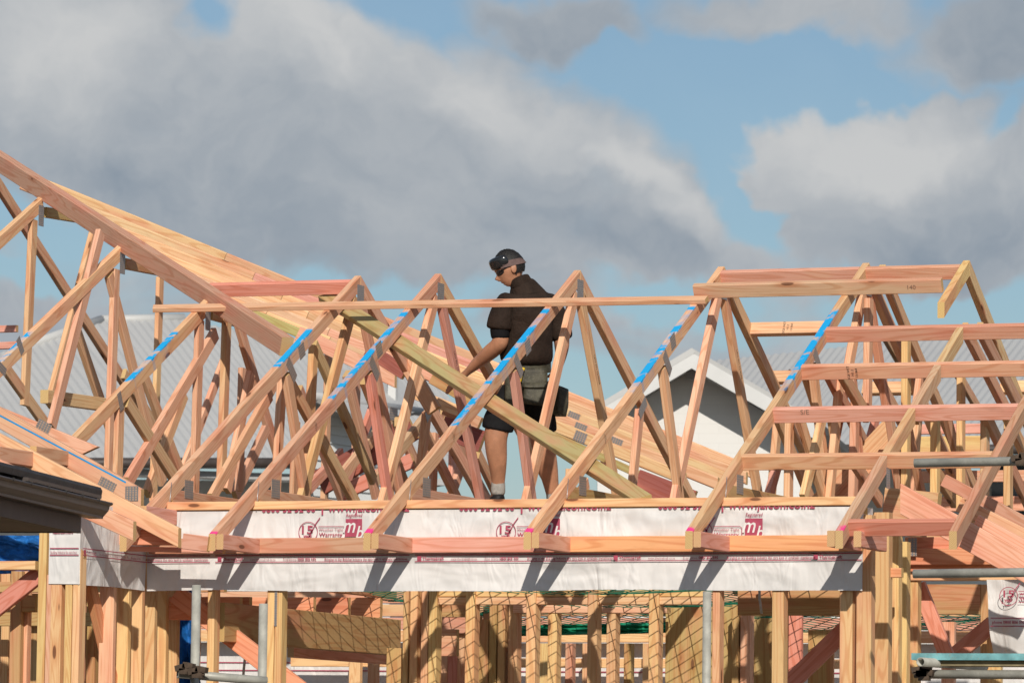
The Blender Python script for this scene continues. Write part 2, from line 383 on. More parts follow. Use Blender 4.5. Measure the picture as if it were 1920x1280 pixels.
# ------------------------------------------------------------------ roof framing
XD = Vector((-1, 0, 0))
XA, XB, XC, XDD, XE, XF, XZ, XY, XX, XW = -.0075, .9675, 1.9525, 2.9225, 3.8025, 4.4625, -.5775, -1.5275, -2.5975, -3.6475
YA = 3.68; ZA = 3.0 + TP*YA
def pt(x, y, z): return Vector((x, y, z))
def slope_board(name, parent, xc, y0, y1, tc, wd=.045, blue=None, pink=None, plumb=True, h=.09, drop=0.0):
    a = pt(xc, y0, 3+TP*y0) - NS*(h/2+drop); b = pt(xc, y1, 3+TP*y1) - NS*(h/2+drop)
    if plumb:   # keep the top edge where it was asked for
        k = (h/2)*SP/CP; a = a - DS*k; b = b - DS*k
    sp = bool(blue or pink); o = board(name, a, b, XD, wd, h, parent, tc, cut0=(0, 1, 0), cut1=(0, 1, 0), material='sprayed_timber' if sp else 'timber')
    if sp:
        L = (b-a).length; mid = (y0+y1)/2
        f = lambda p: (PS(*p).y - mid)/CP + (h/2)*SP/CP
        paint(o, (f(blue[0]), f(blue[1])) if blue else None, (f(pink[0]), f(pink[1])) if pink else None)
    return o
def web(name, parent, xc, p, q, tc='p', h=.09, wd=.041, ext=0.0):
    """member lying in the plane x = xc; p and q are (y, z)"""
    return board(name, pt(xc, *p), pt(xc, *q), XD, wd, h, parent, tc, ext=ext)
def pweb(name, parent, xc, p, q, tc='p', h=.09, wd=.041):
    a = PX(p[0], p[1], xc); b = PX(q[0], q[1], xc); wd -= random.uniform(0, .007)
    return board(name, a, b, XD, wd, h, parent, tc)
def plate(parent, xf, y, z, lx, lz, ang=0.0):
    X = Vector((0, math.cos(ang), math.sin(ang))); Y = Vector((1, 0, 0)); Z = X.cross(Y)
    M = Matrix.Identity(4)
    for i in range(3): M[i][0] = X[i]; M[i][1] = Y[i]; M[i][2] = Z[i]
    M[0][3], M[1][3], M[2][3] = xf, y, z
    return link('nail_plate', box_mesh(lx, .0016, lz), 'nail_plate_metal', parent, M)
def pplate(parent, xc, px, py, lx, lz, ang=0.0, off=.0235):
    p = PX(px, py, xc+off); return plate(parent, xc+off, p.y, p.z, lx, lz, ang)
AN = math.atan(TP)
def fink(xc, label, tints, blue, pink, splice, rear_tint='p'):
    r = empty('roof_truss', (xc, .65, 3.217), label, 'truss', 'trusses of the front roof')
    slope_board('top_chord', r, xc, 0.0, YA-.004, tints[0], blue=blue, pink=pink)
    a = pt(xc, YA+.004, ZA) - Vector((0, SP, CP))*.045; b = pt(xc, 7.3, ZA-TP*(7.3-YA)) - Vector((0, SP, CP))*.045; kk = Vector((0, CP, -SP))*(.045*SP/CP); a += kk; b += kk
    board('top_chord', a, b, XD, .045, .09, r, tints[1], cut0=(0, 1, 0), cut1=(0, 1, 0))
    board('bottom_chord', pt(xc, .66, 3.262), pt(xc, 6.70, 3.262), XD, .043, .088, r, tints[2])
    w1 = (2.47, 3+TP*2.47-.13); n1 = (2.86, 3.31); n2 = (4.60, 3.31); w4 = (2*YA-2.35, 3+TP*2.35-.13)
    web('web', r, xc, w1, n1, tints[3]); web('web', r, xc, (2.72, 3.31), (YA-.05, ZA-.16), tints[4])
    web('web', r, xc, (YA+.05, ZA-.16), (4.66, 3.31), tints[5]); web('web', r, xc, w4, (4.80, 3.31), tints[6])
    f = xc+.0235
    plate(r, f, YA, ZA-.14, .12, .15); plate(r, f, YA-1.18, 3+TP*2.47-.10, .075, .18, .9); plate(r, f, w4[0], w4[1]+.02, .075, .18, -.9)
    plate(r, f, .66+.24, 3.318, .13, .112); plate(r, f, 2.79, 3.285, .16, .07); plate(r, f, 4.70, 3.285, .16, .07)
    if splice: pplate(r, xc, splice[0], splice[1], .09, .10, AN+math.pi/2)
    # wire dog holding the rafter down to the plate
    tube('wire_dog', pt(xc+.0265, .595, 3.16), pt(xc+.0265, .63, 3.345), .0022, 'nail_steel', r, 6)
    return r
tr_Z = fink(XZ, 'front roof truss with few blue spray dashes, first full truss beside the hip beam', 'qpmpypp', ((498, 690), (618, 612)), None, (566, 658))
tr_A = fink(XA, 'front roof truss with long solid blue spray on its rafter above the reddest web', 'ppmrqkp', ((600, 750), (762, 580)), ((396, 1004), (405, 992)), (711, 655))
tr_B = fink(XB, 'front roof truss crossing before the worker, pale blue spray on its rafter', 'pqmkpqp', ((855, 800), (1030, 575)), ((694, 1001), (704, 987)), (990, 650))
tr_C = fink(XC, 'front roof truss with striped blue spray, before the pale gable house', 'pqbqppq', ((1172, 738), (1312, 570)), ((997, 1001), (1006, 986)), (1262, 640))
tr_D = fink(XDD, 'front roof truss with blue dabs, the long purlins nailed to its side', 'qpbpprp', ((1460, 735), (1580, 575)), ((1302, 1001), (1312, 984)), None)

# right-hand part: purlins run on over a rafter pieced in between them
def purlin(px, x0, x1, label, tc, off=0.0, name='purlin'):
    p = PS(*px); y = p.y
    c = pt(0, y, 3+TP*y) - NS*(.045-off) - DS*.0225
    o = board(name, (x0, c.y, c.z), (x1, c.y, c.z), DS, .045, .09, None, tc)
    tag(o, label, 'purlin', 'purlins on the front slope'); return o
XR = 5.35
pu = [purlin((1567, 612), XDD+.0225, XR, 'highest of the long pink purlins running out past the pieced rafter', 'k'),
      purlin((1507, 682), XDD+.0225, XR, 'second highest long pink purlin on the front slope, with a dark round knot', 'k'),
      purlin((1452, 762), XDD+.0225, XF-.0225, 'third purlin down the front slope, with wild grain and a pencil scribble', 'k'),
      purlin((1395, 850), XDD+.0225, XF-.0225, 'fourth purlin down the front slope, just under the scaffold rail height', 'p'),
      purlin((1592, 972), XE+.0225, XF-.0225, 'lowest red purlin between the two rafter tails at the eaves', 'r')]
r = empty('pieced_rafter', (XE, .65, 3.217), 'rafter made of short lengths fitted between the long purlins', 'rafter')
ys = [PS(1395, 850).y, PS(1452, 762).y, PS(1507, 682).y, PS(1567, 612).y]
segs = [(0.0, ys[0]-.045*CP-.003), (ys[0]+.004, ys[1]-.045*CP-.003), (ys[1]+.004, ys[2]-.045*CP-.003), (ys[2]+.004, ys[3]-.045*CP-.003)]
for i, (a, b) in enumerate(segs):
    pk = ((1596, 1000), (1606, 980)) if i == 0 else None
    slope_board('rafter_length', r, XE, a, b, 'tqtt'[i], drop=.002, pink=pk)
plate(r, XE+.0235, .95, 3.35, .08, .12)
r = empty('end_rafter', (XF, .2, 3.02), 'outermost plain rafter whose tail hangs beside the brown roof junction', 'rafter')
slope_board('rafter_length', r, XF, -.02, 3.2, 'm')
# top fly rafter and ridge
r = empty('gable_rafter_pair', (3.58, YA, ZA-.1), 'gable end rafter pair at the open end of the ridge board', 'rafter')
slope_board('rafter_length', r, 3.585, PS(1760, 566).y, YA-.004, 'y')
a = pt(3.585, YA+.004, ZA) - Vector((0, SP, CP))*.045; b = pt(3.585, 7.2, ZA-TP*(7.2-YA)) - Vector((0, SP, CP))*.045; kk = Vector((0, CP, -SP))*(.045*SP/CP); a += kk; b += kk
board('rafter_length', a, b, XD, .045, .09, r, 't', cut0=(0, 1, 0), cut1=(0, 1, 0))
c = pt(0, YA-.075, 3+TP*(YA-.075)) - NS*.045
o = board('ridge_board', (XC+.0225, c.y, c.z), (XDD-.0225, c.y, c.z), DS, .045, .09, None, 'k'); tag(o, 'pink ridge board with one knot between two truss peaks', 'ridge board')
o = board('ridge_board', (XDD+.0225, c.y, c.z), (3.5625, c.y, c.z), DS, .045, .09, None, 'k'); tag(o, 'pink ridge board with black stain marks, butting the open gable end rafter', 'ridge board')
o = board('ridge_board', (-1.62, c.y, c.z), (XZ-.0225, c.y, c.z), DS, .045, .09, None, 'r'); tag(o, 'bright red ridge board from the hip beam to the first full truss', 'ridge board')
yb = PS(1330, 562).y
c = pt(0, yb, 3+TP*yb) + NS*(.004) + DS*.02
o = board('purlin', (XC-.02, c.y, c.z+.048), (3.56, c.y, c.z+.048), DS, .045, .09, None, 't'); tag(o, 'tan purlin on edge just below the ridge, pencilled near its end', 'purlin')
# temporary batten across the tops of the rafters
a = PS(287, 578.5, .018); b = PS(1322, 566.5, .018); b.y = a.y - .06; b.z = 3+TP*b.y+.018/CP
o = board('batten', a, b, DS, .068, .034, None, 'p', cut0=(1, .35, 0)); tag(o, 'long thin pink batten nailed across the rafters past the worker', 'batten')

# rear slope noggings
def flat(name, p, q, k, h, label, cat, tc, thick=.045, plane='y', cut0=None, cut1=None):
    f = PY if plane == 'y' else PX
    o = board(name, f(p[0], p[1], k), f(q[0], q[1], k), (0, 1, 0) if plane == 'y' else XD, thick, h, None, tc, cut0=cut0, cut1=cut1); return tag(o, label, cat)
def rear_nog(px0, px1, y, label, tc='p', h=.09):
    a = PY(px0[0], px0[1], y); b = PY(px1[0], px1[1], y); b.z = a.z
    n = Vector((0, SP, CP)); dsr = Vector((0, CP, -SP))
    o = board('nogging', a, b, dsr, .045, h, None, tc); return tag(o, label, 'nogging', 'noggings on the rear slope')
rear_nog((1403, 618), (1556, 614), 4.30, 'upper rear nogging with a black timber stamp, seen below the ridge', 'q')
rear_nog((1445, 708), (1490, 707), 5.02, 'short rear nogging half hidden by the blue dabbed rafter', 'q')
rear_nog((1618, 729), (1722, 726), 5.22, 'bright wavy grained rear nogging between the pieced rafter and its neighbour', 'q')
rear_nog((1876, 727), (1960, 724), 5.25, 'rear nogging beyond the outermost rafter', 'q')

# rear chords, posts and webs of the right-hand roof
ROWS = [(622, .022, 1567), (695, .020, 1507), (776, .012, 1452), (864, .010, 1395)]
def under(x, p):
    """move a member back until its upper end lies below the roof surface"""
    for _ in range(25):
        v = PX(p[0], p[1], x); roof = 3+TP*v.y if v.y < YA else ZA-TP*(v.y-YA)
        if v.z < roof-.15: break
        x -= .08
    return x
def snap(p, q):
    """carry the upper end of a member up behind the purlin it hangs from"""
    y = min((c-k*(p[0]-x0) for c, k, x0 in ROWS), key=lambda v: abs(v-p[1])); f = (y-p[1])/(q[1]-p[1])
    return (p[0]+(q[0]-p[0])*f, y)
r = empty('girder_truss', (3.55, 5.2, 3.3), 'upright studded girder truss under the long purlins', 'truss')
for px in (1690, 1745, 1793, 1838, 1882): 
    top = {1690: 634, 1745: 790, 1793: 710, 1838: 790, 1882: 790}[px]; bot = 958
    o = pweb('post', r, under(3.35+.3*((px-1690)/200), snap((px+9, top), (px+8, bot))), snap((px+9, top), (px+8, bot)), (px+8, bot), 'yqyyt'[(px//47) % 5], .09, .045)
pp = [pweb('post', r, 3.0, (1629, 560), (1626, 780), 'q'), pweb('post', r, 3.05, (1603, 770), (1599, 935), 'p')]
for a, b, x, tc in (((1662, 634), (1700, 700), 2.7, 'm'), ((1818, 634), (1890, 775), 3.7, 'p'), ((1846, 634), (1920, 780), 3.9, 'm'), ((1800, 708), (1842, 780), 3.2, 'm'), ((1558, 710), (1640, 870), 3.3, 'm'), ((1584, 710), (1625, 780), 3.1, 'm'),
                    ((1742, 866), (1790, 940), 3.4, 'm'), ((1855, 792), (1935, 960), 3.6, 'm'), ((1893, 790), (1945, 900), 3.9, 'q')):
    pweb('rear_chord', r, under(x, snap(a, b)), snap(a, b), b, tc, .09, .042)
for xx_ in (3.03, 3.93):
    a = pt(xx_, YA+.02, ZA) - Vector((0, SP, CP))*.06; b = pt(xx_, 7.2, ZA-TP*(7.2-YA)) - Vector((0, SP, CP))*.06
    if xx_ > 3.5: a = a.lerp(b, .27)
    board('rear_chord', a, b, XD, .043, .09, r, 'm')
for a, b, x, tc in (((1574, 712), (1555, 940), 3.0, 'p'), ((1599, 712), (1618, 935), 3.02, 'p'), ((1540, 792), (1506, 935), 3.1, 'q'), ((1502, 792), (1545, 935), 3.12, 'p'), ((1480, 794), (1478, 935), 3.05, 'q'), ((1669, 790), (1690, 930), 3.3, 'p'), ((1514, 712), (1540, 790), 3.1, 'p'), ((1560, 792), (1580, 935), 2.75, 'm'), ((1640, 792), (1600, 935), 2.7, 'k'), ((1455, 880), (1440, 935), 2.5, 'k'), ((1465, 800), (1520, 935), 2.3, 'm'), ((1700, 790), (1730, 935), 3.2, 'm'), ((1725, 712), (1715, 790), 3.3, 'k'), ((1648, 712), (1690, 790), 2.9, 'm'), ((1780, 800), (1815, 930), 3.4, 'm'), ((1610, 880), (1650, 940), 3.2, 'm')):
    pweb('web', r, under(x, snap(a, b)), snap(a, b), b, tc, .085, .040)
def row(px0, px1, y, name, label, cat, tc, h=.09, thick=.045):
    a = PY(px0[0], px0[1], y); b = PY(px1[0], px1[1], y); b.z = a.z
    o = board(name, a, b, (0, 1, 0), thick, h, None, tc); return tag(o, label, cat)
row((1718, 836), (1842, 834), 6.2, 'blocking', 'pale wide blocking board behind the upright posts', 'board', 'y', .13)
row((1700, 805), (1860, 803), 6.8, 'blocking', 'narrow pink board behind the posts, above the pale blocking', 'board', 'k', .07)
row((1690, 894), (1925, 890), 6.5, 'blocking', 'tan cross board behind the posts at scaffold rail height', 'board', 'p', .08)
row((1720, 945), (1925, 940), 6.0, 'rear_plate', 'pink plate board along the feet of the upright posts', 'plate', 'k', .10)

# wide brace and valley boards at the right
def flat(name, p, q, k, h, label, cat, tc, thick=.045, plane='y', cut0=None, cut1=None):
    f = PY if plane == 'y' else PX
    o = board(name, f(p[0], p[1], k), f(q[0], q[1], k), (0, 1, 0) if plane == 'y' else XD, thick, h, None, tc, cut0=cut0, cut1=cut1); return tag(o, label, cat)
flat('brace', (1530, 960), (1680, 800), 3.3, .17, 'wide peach brace board leaning up behind the fourth purlin', 'brace', 'p', .04)
b1 = flat('valley_board', (1690, 935), (1960, 1085), 1.1, .155, 'wide pink valley board running down under the outermost rafter', 'board', 'k', cut0=(1, 0, 0))
flat('valley_board', (1800, 945), (1960, 1025), 1.45, .09, 'pink valley jack edged with green chalk', 'board', 'p')
flat('valley_board', (1770, 900), (1960, 1000), 1.8, .075, 'narrow brown valley board behind the green chalked ones', 'board', 'm')
flat('valley_board', (1830, 978), (1960, 1048), 1.28, .09, 'pale pink board below the green chalk line', 'board', 'k')
flat('valley_board', (1660, 945), (1760, 955), 2.2, .20, 'brown beam end beside the stacked blocks', 'board', 'm', .09)

# hip beam of the left-hand roof
hw = PX(82, 356, XW); hy = PX(392, 556, XY); hd = (hy-hw)
h0 = hw - hd*.55; h1 = hw + hd*1.42
o = board('hip_beam', h0, h1, Vector((0, 0, 1)).cross(hd), .085, .125, None, (.55, .315, .215)); tag(o, 'long hip beam with dark knots climbing over the short jack trusses', 'hip beam')  # tone darkened to paint in the shade of a face turned from the sun

# jack trusses running up to the hip
def jack(xc, apex, label, y0, tints, blue=None, fins=(), rear=None):
    ya = PX(apex[0], apex[1], xc).y
    r = empty('jack_truss', (xc, y0, 3+TP*y0-.1), label, 'truss', 'jack trusses at the hip')
    slope_board('top_chord', r, xc, y0, ya, tints[0], blue=blue)
    za = 3+TP*ya
    for (nm, a, b, tc) in fins: pweb(nm, r, xc, a, b, tc)
    plate(r, xc+.0235, ya-.03, za-.14, .085, .15)
    if rear: pweb('tail_piece', r, xc, rear[0], rear[1], 'b', .075, .043)
    return r
j = jack(XY, (388, 562), 'lowest jack truss at the hip, blue sprayed, under the end of the batten', 1.22, 'p', ((222, 718), (332, 618)),
         [('post', (374, 600), (364, 925), 'p'), ('web', (236, 752), (330, 900), 't'), ('web', (403, 625), (238, 905), 'p'), ('post', (224, 762), (219, 930), 'q')], ((394, 588), (478, 612)))
pplate(j, XY, 226, 752, .06, .12, .5)
j = jack(XX, (228, 460), 'middle jack truss at the hip, blue sprayed near its lower end', 1.6, 'q', ((-20, 690), (52, 618)),
         [('post', (216, 505), (203, 905), 'q'), ('web', (188, 436), (96, 800), 'p'), ('web', (204, 515), (305, 905), 'p')], ((232, 494), (325, 512)))
pplate(j, XX, 38, 648, .06, .12, .7); pplate(j, XX, 3, 690, .06, .14, 1.2)
j = jack(XW, (76, 366), 'highest jack truss at the hip, no spray paint on its rafter', 2.6, 'q', None,
         [('post', (62, 412), (46, 760), 'q'), ('web', (176, 436), (92, 760), 'p'), ('web', (142, 615), (205, 800), 'm'), ('web', (10, 690), (110, 830), 't')], ((84, 398), (170, 412)))
r = empty('jack_truss', (-4.7, 6.0, 3.3), 'rear sloping rafter far behind the jack trusses', 'truss', 'jack trusses at the hip')
pweb('top_chord', r, -4.7, (-30, 305), (350, 900), 'm', .09, .045); pweb('web', r, -4.6, (300, 520), (287, 940), 'q'); pweb('web', r, -4.5, (232, 700), (350, 900), 't')
o = board('brace', PX(83, 743, -2.72), PX(205, 760, -2.72), XD, .06, .09, None, 't'); tag(o, 'short loose brace with sawn end poking out between the jack trusses', 'brace')
flat('batten', (-40, 650), (46, 646), 5.2, .05, 'thin batten lying beside the blue sprayed jack truss', 'batten', 'k', .05)
flat('batten', (-40, 618), (32, 616), 5.6, .05, 'short red ended batten above the other at the hip', 'batten', 'k', .045)

# inner webs behind the first trusses
r = empty('rear_truss', (-1.2, 4.2, 3.3), 'half hidden truss framing between the hip and the first full truss', 'truss')
for nm, a, b, x, tc in (('post', (426, 572), (414, 920), -1.1, 'q'), ('web', (442, 590), (500, 790), -1.05, 'm'), ('web', (470, 700), (425, 920), -1.3, 'p'), ('web', (423, 668), (330, 915), -1.9, 'p'), ('web', (505, 740), (395, 935), -1.0, 'p'), ('post', (455, 690), (448, 920), -1.6, 'm'),
                       ('post', (529, 708), (517, 925), -.75, 'p'), ('web', (542, 715), (668, 945), -.72, 't'), ('post', (588, 648), (574, 925), -.85, 'y'), ('post', (617, 635), (608, 935), -1.25, 'p'), ('web', (588, 646), (700, 900), -.95, 't'), ('post', (672, 590), (664, 940), -.9, 'm'), ('web', (682, 712), (770, 935), -.7, 'm'), ('web', (560, 640), (480, 780), -1.2, 'p')):
    pweb(nm, r, under(x, a), a, b, tc, .085, .041)

# more of the rear roof's framing, seen through the front webs
r = empty('rear_truss', (-2.0, 6.5, 3.3), 'tangle of shaded rear truss members below the stacked rafters', 'truss')
for nm, a, b, x, tc in (('web', (742, 790), (812, 945), -1.9, 'm'), ('web', (792, 800), (862, 945), -1.5, 'm'), ('web', (835, 790), (905, 945), -1.3, 'm'), ('web', (700, 760), (640, 930), -2.4, 'k'), ('web', (812, 830), (760, 945), -2.1, 'p'), ('post', (735, 800), (730, 945), -2.6, 'k'), ('post', (792, 830), (788, 945), -2.7, 'p'),
                       ('post', (850, 800), (846, 945), -2.2, 'k'), ('web', (650, 700), (705, 930), -1.5, 'm'), ('web', (560, 730), (640, 930), -2.0, 'm'), ('web', (640, 850), (560, 935), -2.6, 'k'), ('post', (555, 790), (550, 935), -2.2, 'm'), ('web', (880, 830), (840, 945), -1.8, 'p'), ('web', (895, 850), (940, 945), -1.4, 'm'),
                       ('web', (455, 640), (520, 850), -2.4, 'm'), ('web', (500, 800), (440, 930), -2.0, 'k'), ('web', (345, 740), (275, 925), -2.9, 'p'), ('web', (266, 695), (340, 890), -3.3, 'm'),
                       ('post', (1068, 880), (1065, 945), -.6, 'p'), ('web', (1100, 905), (1075, 945), -.4, 'p'), ('web', (1130, 850), (1165, 945), -.2, 'k')):
    pweb(nm, r, x, a, b, tc, .09, .042)
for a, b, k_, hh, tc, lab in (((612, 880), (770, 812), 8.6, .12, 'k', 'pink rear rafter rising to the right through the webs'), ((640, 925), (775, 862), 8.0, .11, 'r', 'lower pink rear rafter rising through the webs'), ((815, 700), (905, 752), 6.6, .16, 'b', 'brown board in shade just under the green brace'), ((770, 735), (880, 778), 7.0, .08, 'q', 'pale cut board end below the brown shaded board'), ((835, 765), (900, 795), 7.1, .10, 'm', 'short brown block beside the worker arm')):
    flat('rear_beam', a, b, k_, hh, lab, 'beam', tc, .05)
o = board('block', PX(697, 750, -1.2), PX(722, 800, -1.2), XD, .06, .06, None, 'q'); tag(o, 'small pale offcut block wedged among the webs', 'block')

# two low trusses standing beyond the ridge
for (x, ap, lo, hi, lab) in ((-2.2, (738, 768), (630, 905), (815, 945), 'low truss behind the ridge with a dark nail plate at its peak'), (-1.6, (818, 752), (700, 905), (915, 940), 'second low truss behind the ridge, its peak under the green brace')):
    r = empty('rear_truss', PX(ap[0], 945, x), lab, 'truss', 'low trusses behind the ridge')
    pweb('top_chord', r, x, lo, (ap[0]-8, ap[1]+16), 't', .09, .045); pweb('top_chord', r, x, (ap[0]+6, ap[1]+20), hi, 'm', .09, .045); pweb('post', r, x, (ap[0]-2, ap[1]+60), (ap[0]-8, 945), 'p', .09, .041)
    pplate(r, x, ap[0], ap[1]+8, .10, .17, math.pi/2)
flat('rear_beam', (600, 905), (775, 800), 8.3, .20, 'red rear beam, shade put into its colour, glimpsed through the webs', 'beam', 'd', .05)
flat('rear_beam', (830, 800), (905, 828), 7.0, .16, 'red beam end with shade in its colour, beside the worker and the green brace', 'beam', 'd', .05)
flat('rear_beam', (690, 655), (760, 700), 6.9, .10, 'short red block with shade put into its colour, below the stacked rafters', 'beam', 'd', .05)
flat('brace', (738, 640), (815, 770), 4.6, .10, 'dark leaning board behind the blue sprayed truss', 'brace', 'm', .05)

# stacked parallel rafters of the rear wing
for k in range(6):
    yk = 7.6 + .4*k
    f = lambda x: 627-15.8*k + (x-608)*.405
    xl = (-40, -40, -40, -40, -40, -40)[k] + (5-k)*85; xr = (742, 1290, 1352, 1388, 1405, 1425)[k]
    a = PY(xl, f(xl), yk); b = PY(xr, f(xr), yk); ax = (b-a).normalized(); up = Vector((0, -1, 0)).cross(ax)
    up = up if up.z > 0 else -up
    lab = ['nearest stacked rear rafter, sawn off short with a big knot', 'second stacked rear rafter with a green tinge', 'third stacked rear rafter, carrying nail plates near the worker',
           'fourth stacked rear rafter in the sloping row', 'fifth stacked rear rafter, just below the skyline one', 'farthest stacked rear rafter forming the skyline'][k]
    r = empty('stacked_rafter', (a+b)/2 - up*.1, lab, 'rafter', 'stacked rafters of the rear wing')
    n = 3
    for i in range(n):      # lengths joined end to end
        p = a.lerp(b, i/n) - up*.045 + ax*.002; q = a.lerp(b, (i+1)/n) - up*.045 - ax*.002
        board('rafter_length', p, q, (0, 1, 0), .045, .092, r, 'pqtkqm'[(k*2+i) % 6], cut1=(1, 0, 0) if i == n-1 else None, ch=.009)
    if k in (1, 2, 3):
        for px in ((1088, 1155), (1088, 1155), (1075, 1275))[k-1][:2 if k == 2 else 1]:
            p = PY(px, f(px)+13, yk-.0245); M, L = frame(p-ax*.05, p+ax*.05, (0, -1, 0)); link('nail_plate', box_mesh(.10, .0016, .075), 'nail_plate_metal', r, M)
# nearer plain board below, with tail
flat('stacked_board', (560, 625), (742, 712), 7.35, .11, 'pale board with plumb sawn end, just under the stacked rafters', 'board', 'p', cut1=(1, 0, 0))
flat('stacked_board', (440, 575), (600, 640), 7.4, .07, 'green tinged board under the near end of the stacked rafters', 'board', 'g')
flat('stacked_board', (1035, 815), (1300, 935), 7.4, .055, 'green treated strip along the foot of the stacked rafters', 'board', 'g')
flat('rear_beam', (1195, 900), (1300, 940), 7.0, .16, 'red beam with shade in its colour, under the green treated strip', 'beam', 'd', .05)

# green treated brace plank under the rafters
a = PS(612, 556, -.125); b = PS(1206, 937, -.125)
o = board('brace_plank', a, b, Vector((1, 0, 0)).cross(NS) + Vector((.5, 0, 0)), .115, .04, None, 'g'); tag(o, 'green treated brace plank slanting down behind the front rafters', 'plank')

# eaves framing: soffit bearers on the tails and the ribbon board along the wall
rib = [(-.66, .93, 'm'), (.93, 1.93, 'k'), (1.93, 3.78, 'o')]
for (x0, x1, tc), lab in zip(rib, ('brown figured ribbon board against the white wrap, by the hip corner', 'pink and tan ribbon board with black timber stamp, against the white wrap', 'bright orange ribbon board against the white wrap')):
    o = board('ribbon_board', (x0+.001, .576, 2.957), (x1-.001, .576, 2.957), (0, 1, 0), .042, .092, None, tc); tag(o, lab, 'ribbon board', 'ribbon boards along the eaves')
for xc, lab, s in ((XA, 'pink soffit bearer under the truss with long solid blue spray', 1), (XB, 'pink soffit bearer nailed to the tail of the truss crossing before the worker', 1), (XC, 'pink soffit bearer on the tail of the truss before the gable house', 1), (XDD, 'pink soffit bearer on the tail of the truss with blue dabs', 1), (XE, 'soffit bearer beside the pieced rafter tail', -1)):
    x = xc + s*(.0225+.0255)
    o = board('soffit_bearer', (x, .004, 2.953), (x, .553, 2.953), XD, .045, .09, None, 'k'); tag(o, lab, 'soffit bearer', 'soffit bearers at the eaves')
o = board('soffit_bearer', (XE+.09, .06, 2.953), (XE+.09, .60, 2.953), XD, .045, .09, None, 'k'); tag(o, 'deep pink soffit bearer at the wall corner under the lowest red purlin', 'soffit bearer')

def stamp(o, lines, u, size=.016, v=0.0, turn=False):
    """maker's ink stamp on the face of a board that looks to the street"""
    P = []
    for i, ln in enumerate(lines):
        me, a, b = text_mesh(ln, size); L_ = max(.001, b-a)
        M = Matrix.Translation((u, 0, v)) @ Matrix.Rotation(math.pi/2, 4, 'X') @ (Matrix.Rotation(math.pi/2, 4, 'Z') if turn else Matrix.Identity(4)) @ Matrix.Translation((-L_/2-a, -i*size*1.15, 0))
        P.append(mesh_data(me, M))
    V, Fc = merge(P); dep = -max(-c[1] for c in o.bound_box)-.0012; V = [(p[0], dep, p[2]) for p in V]
    me = bpy.data.meshes.new('stamp'); me.from_pydata(V, [], Fc)
    s_ = bpy.data.objects.new('stamp', me); COL.objects.link(s_); me.materials.append(MATS['pencil' if len(lines) == 1 and size > .04 else 'black_print']); s_.parent = o
    return s_
def part(root, name, i=0):
    c = [q for q in root.children if q.name.split('.')[0] == name]; return c[i]
stamp(pu[1], ['SG8 WET', 'H1.2', '13-064'], -.90, .022, 0, True); stamp(pu[2], ['S/E'], -.55, .045, .01)
for tr, i, u in ((tr_A, 2, -.35), (tr_B, 2, -.30), (tr_C, 2, -.32), (tr_D, 2, -.2), (tr_Z, 1, 0)): stamp(part(tr, 'web', i), ['LAU W1 12-9064'], u, .030)
for tr, u in ((tr_A, -.35), (tr_B, -.55), (tr_C, -.6), (tr_Z, .9)): stamp(part(tr, 'top_chord', 0), ['SG8 H1.2', '0064'], u, .016, .0, True)
for o in bpy.data.objects:
    if o.get('label', '').startswith('pink and tan ribbon'): stamp(o, ['SG8 WET', 'H1.2 0064', '13 006'], .36, .018, 0, True)
    if o.get('label', '').startswith('upper rear nogging'): stamp(o, ['SG8 WET', 'H1.2', '13-064'], -.02, .022, 0, True)
    if o.get('label', '').startswith('tan purlin on edge'): stamp(o, ['140'], .62, .042, -.015)
# ------------------------------------------------------------------ left wing eaves
def wing(p, q, y, h, label, tc, thick=.045, cut1=(1, 0, 0), blue=False):
    a = PY(p[0], p[1], y); b = PY(q[0], q[1], y); ax = (b-a).normalized(); up = Vector((0, -1, 0)).cross(ax); up = up if up.z > 0 else -up
    o = board('wing_rafter', a-up*h/2, b-up*h/2, (0, 1, 0), thick, h, None, tc, cut1=cut1); tag(o, label, 'rafter', 'rafters of the left wing'); return o
w0 = wing((-60, 738), (172, 832), .95, .10, 'wing rafter tapering to a sharp sawn point, nail plate near its tip', 'p', cut1=(.42, 0, -1))
w1 = wing((-60, 728), (275, 921), .62, .115, 'wing rafter with a chalk blue top edge, meeting the wall plate', 'p')
o = wing((-60, 780), (344, 993), .12, .105, 'long wing rafter whose square tail overhangs the pink eaves boards', 'p')
o = wing((-60, 833), (259, 980), -.42, .105, 'lowest wing rafter with plumb cut tail above the dark gutter', 'p')
for (px, py, y, lx, lz, ang, ow) in ((80, 803, .925, .10, .09, -.46, w0), (200, 910, .595, .115, .075, -.46, w1), (247, 925, .595, .085, .09, 0, w1)):
    p = PY(px, py, y); M, L = frame(p, p+Vector((.1*math.cos(ang), 0, .1*math.sin(ang))), (0, -1, 0)); M.translation = p
    link('nail_plate', box_mesh(lx, .0016, lz), 'nail_plate_metal', ow, M)
plain('blue_chalk', (.02, .28, .60), .8, .1)
a = PY(-60, 747, .596); b = PY(236, 904, .596)
mesh('chalk_line', *strip(a, b, .010, (0, -1, 0)), 'blue_chalk', w1)
for (px, py, y0_, y1_, tc, lab) in ((62, 850, .146, .596, 'm', 'brown nogging between the two long wing rafters'), (268, 962, .146, .596, 'k', 'pink nogging near the tails of the wing rafters'), (-12, 850, -.396, .096, 'm', 'nogging beside the dark gutter between the lower wing rafters')):
    p = PY(px, py, y0_); o = board('nogging', (p.x, y0_, p.z), (p.x, y1_, p.z), XD, .045, .09, None, tc); tag(o, lab, 'nogging', 'noggings of the left wing')
flat('eaves_board', (157, 1007), (335, 1007), .22, .092, 'deep pink eaves board below the wing rafter tails', 'board', 'r')
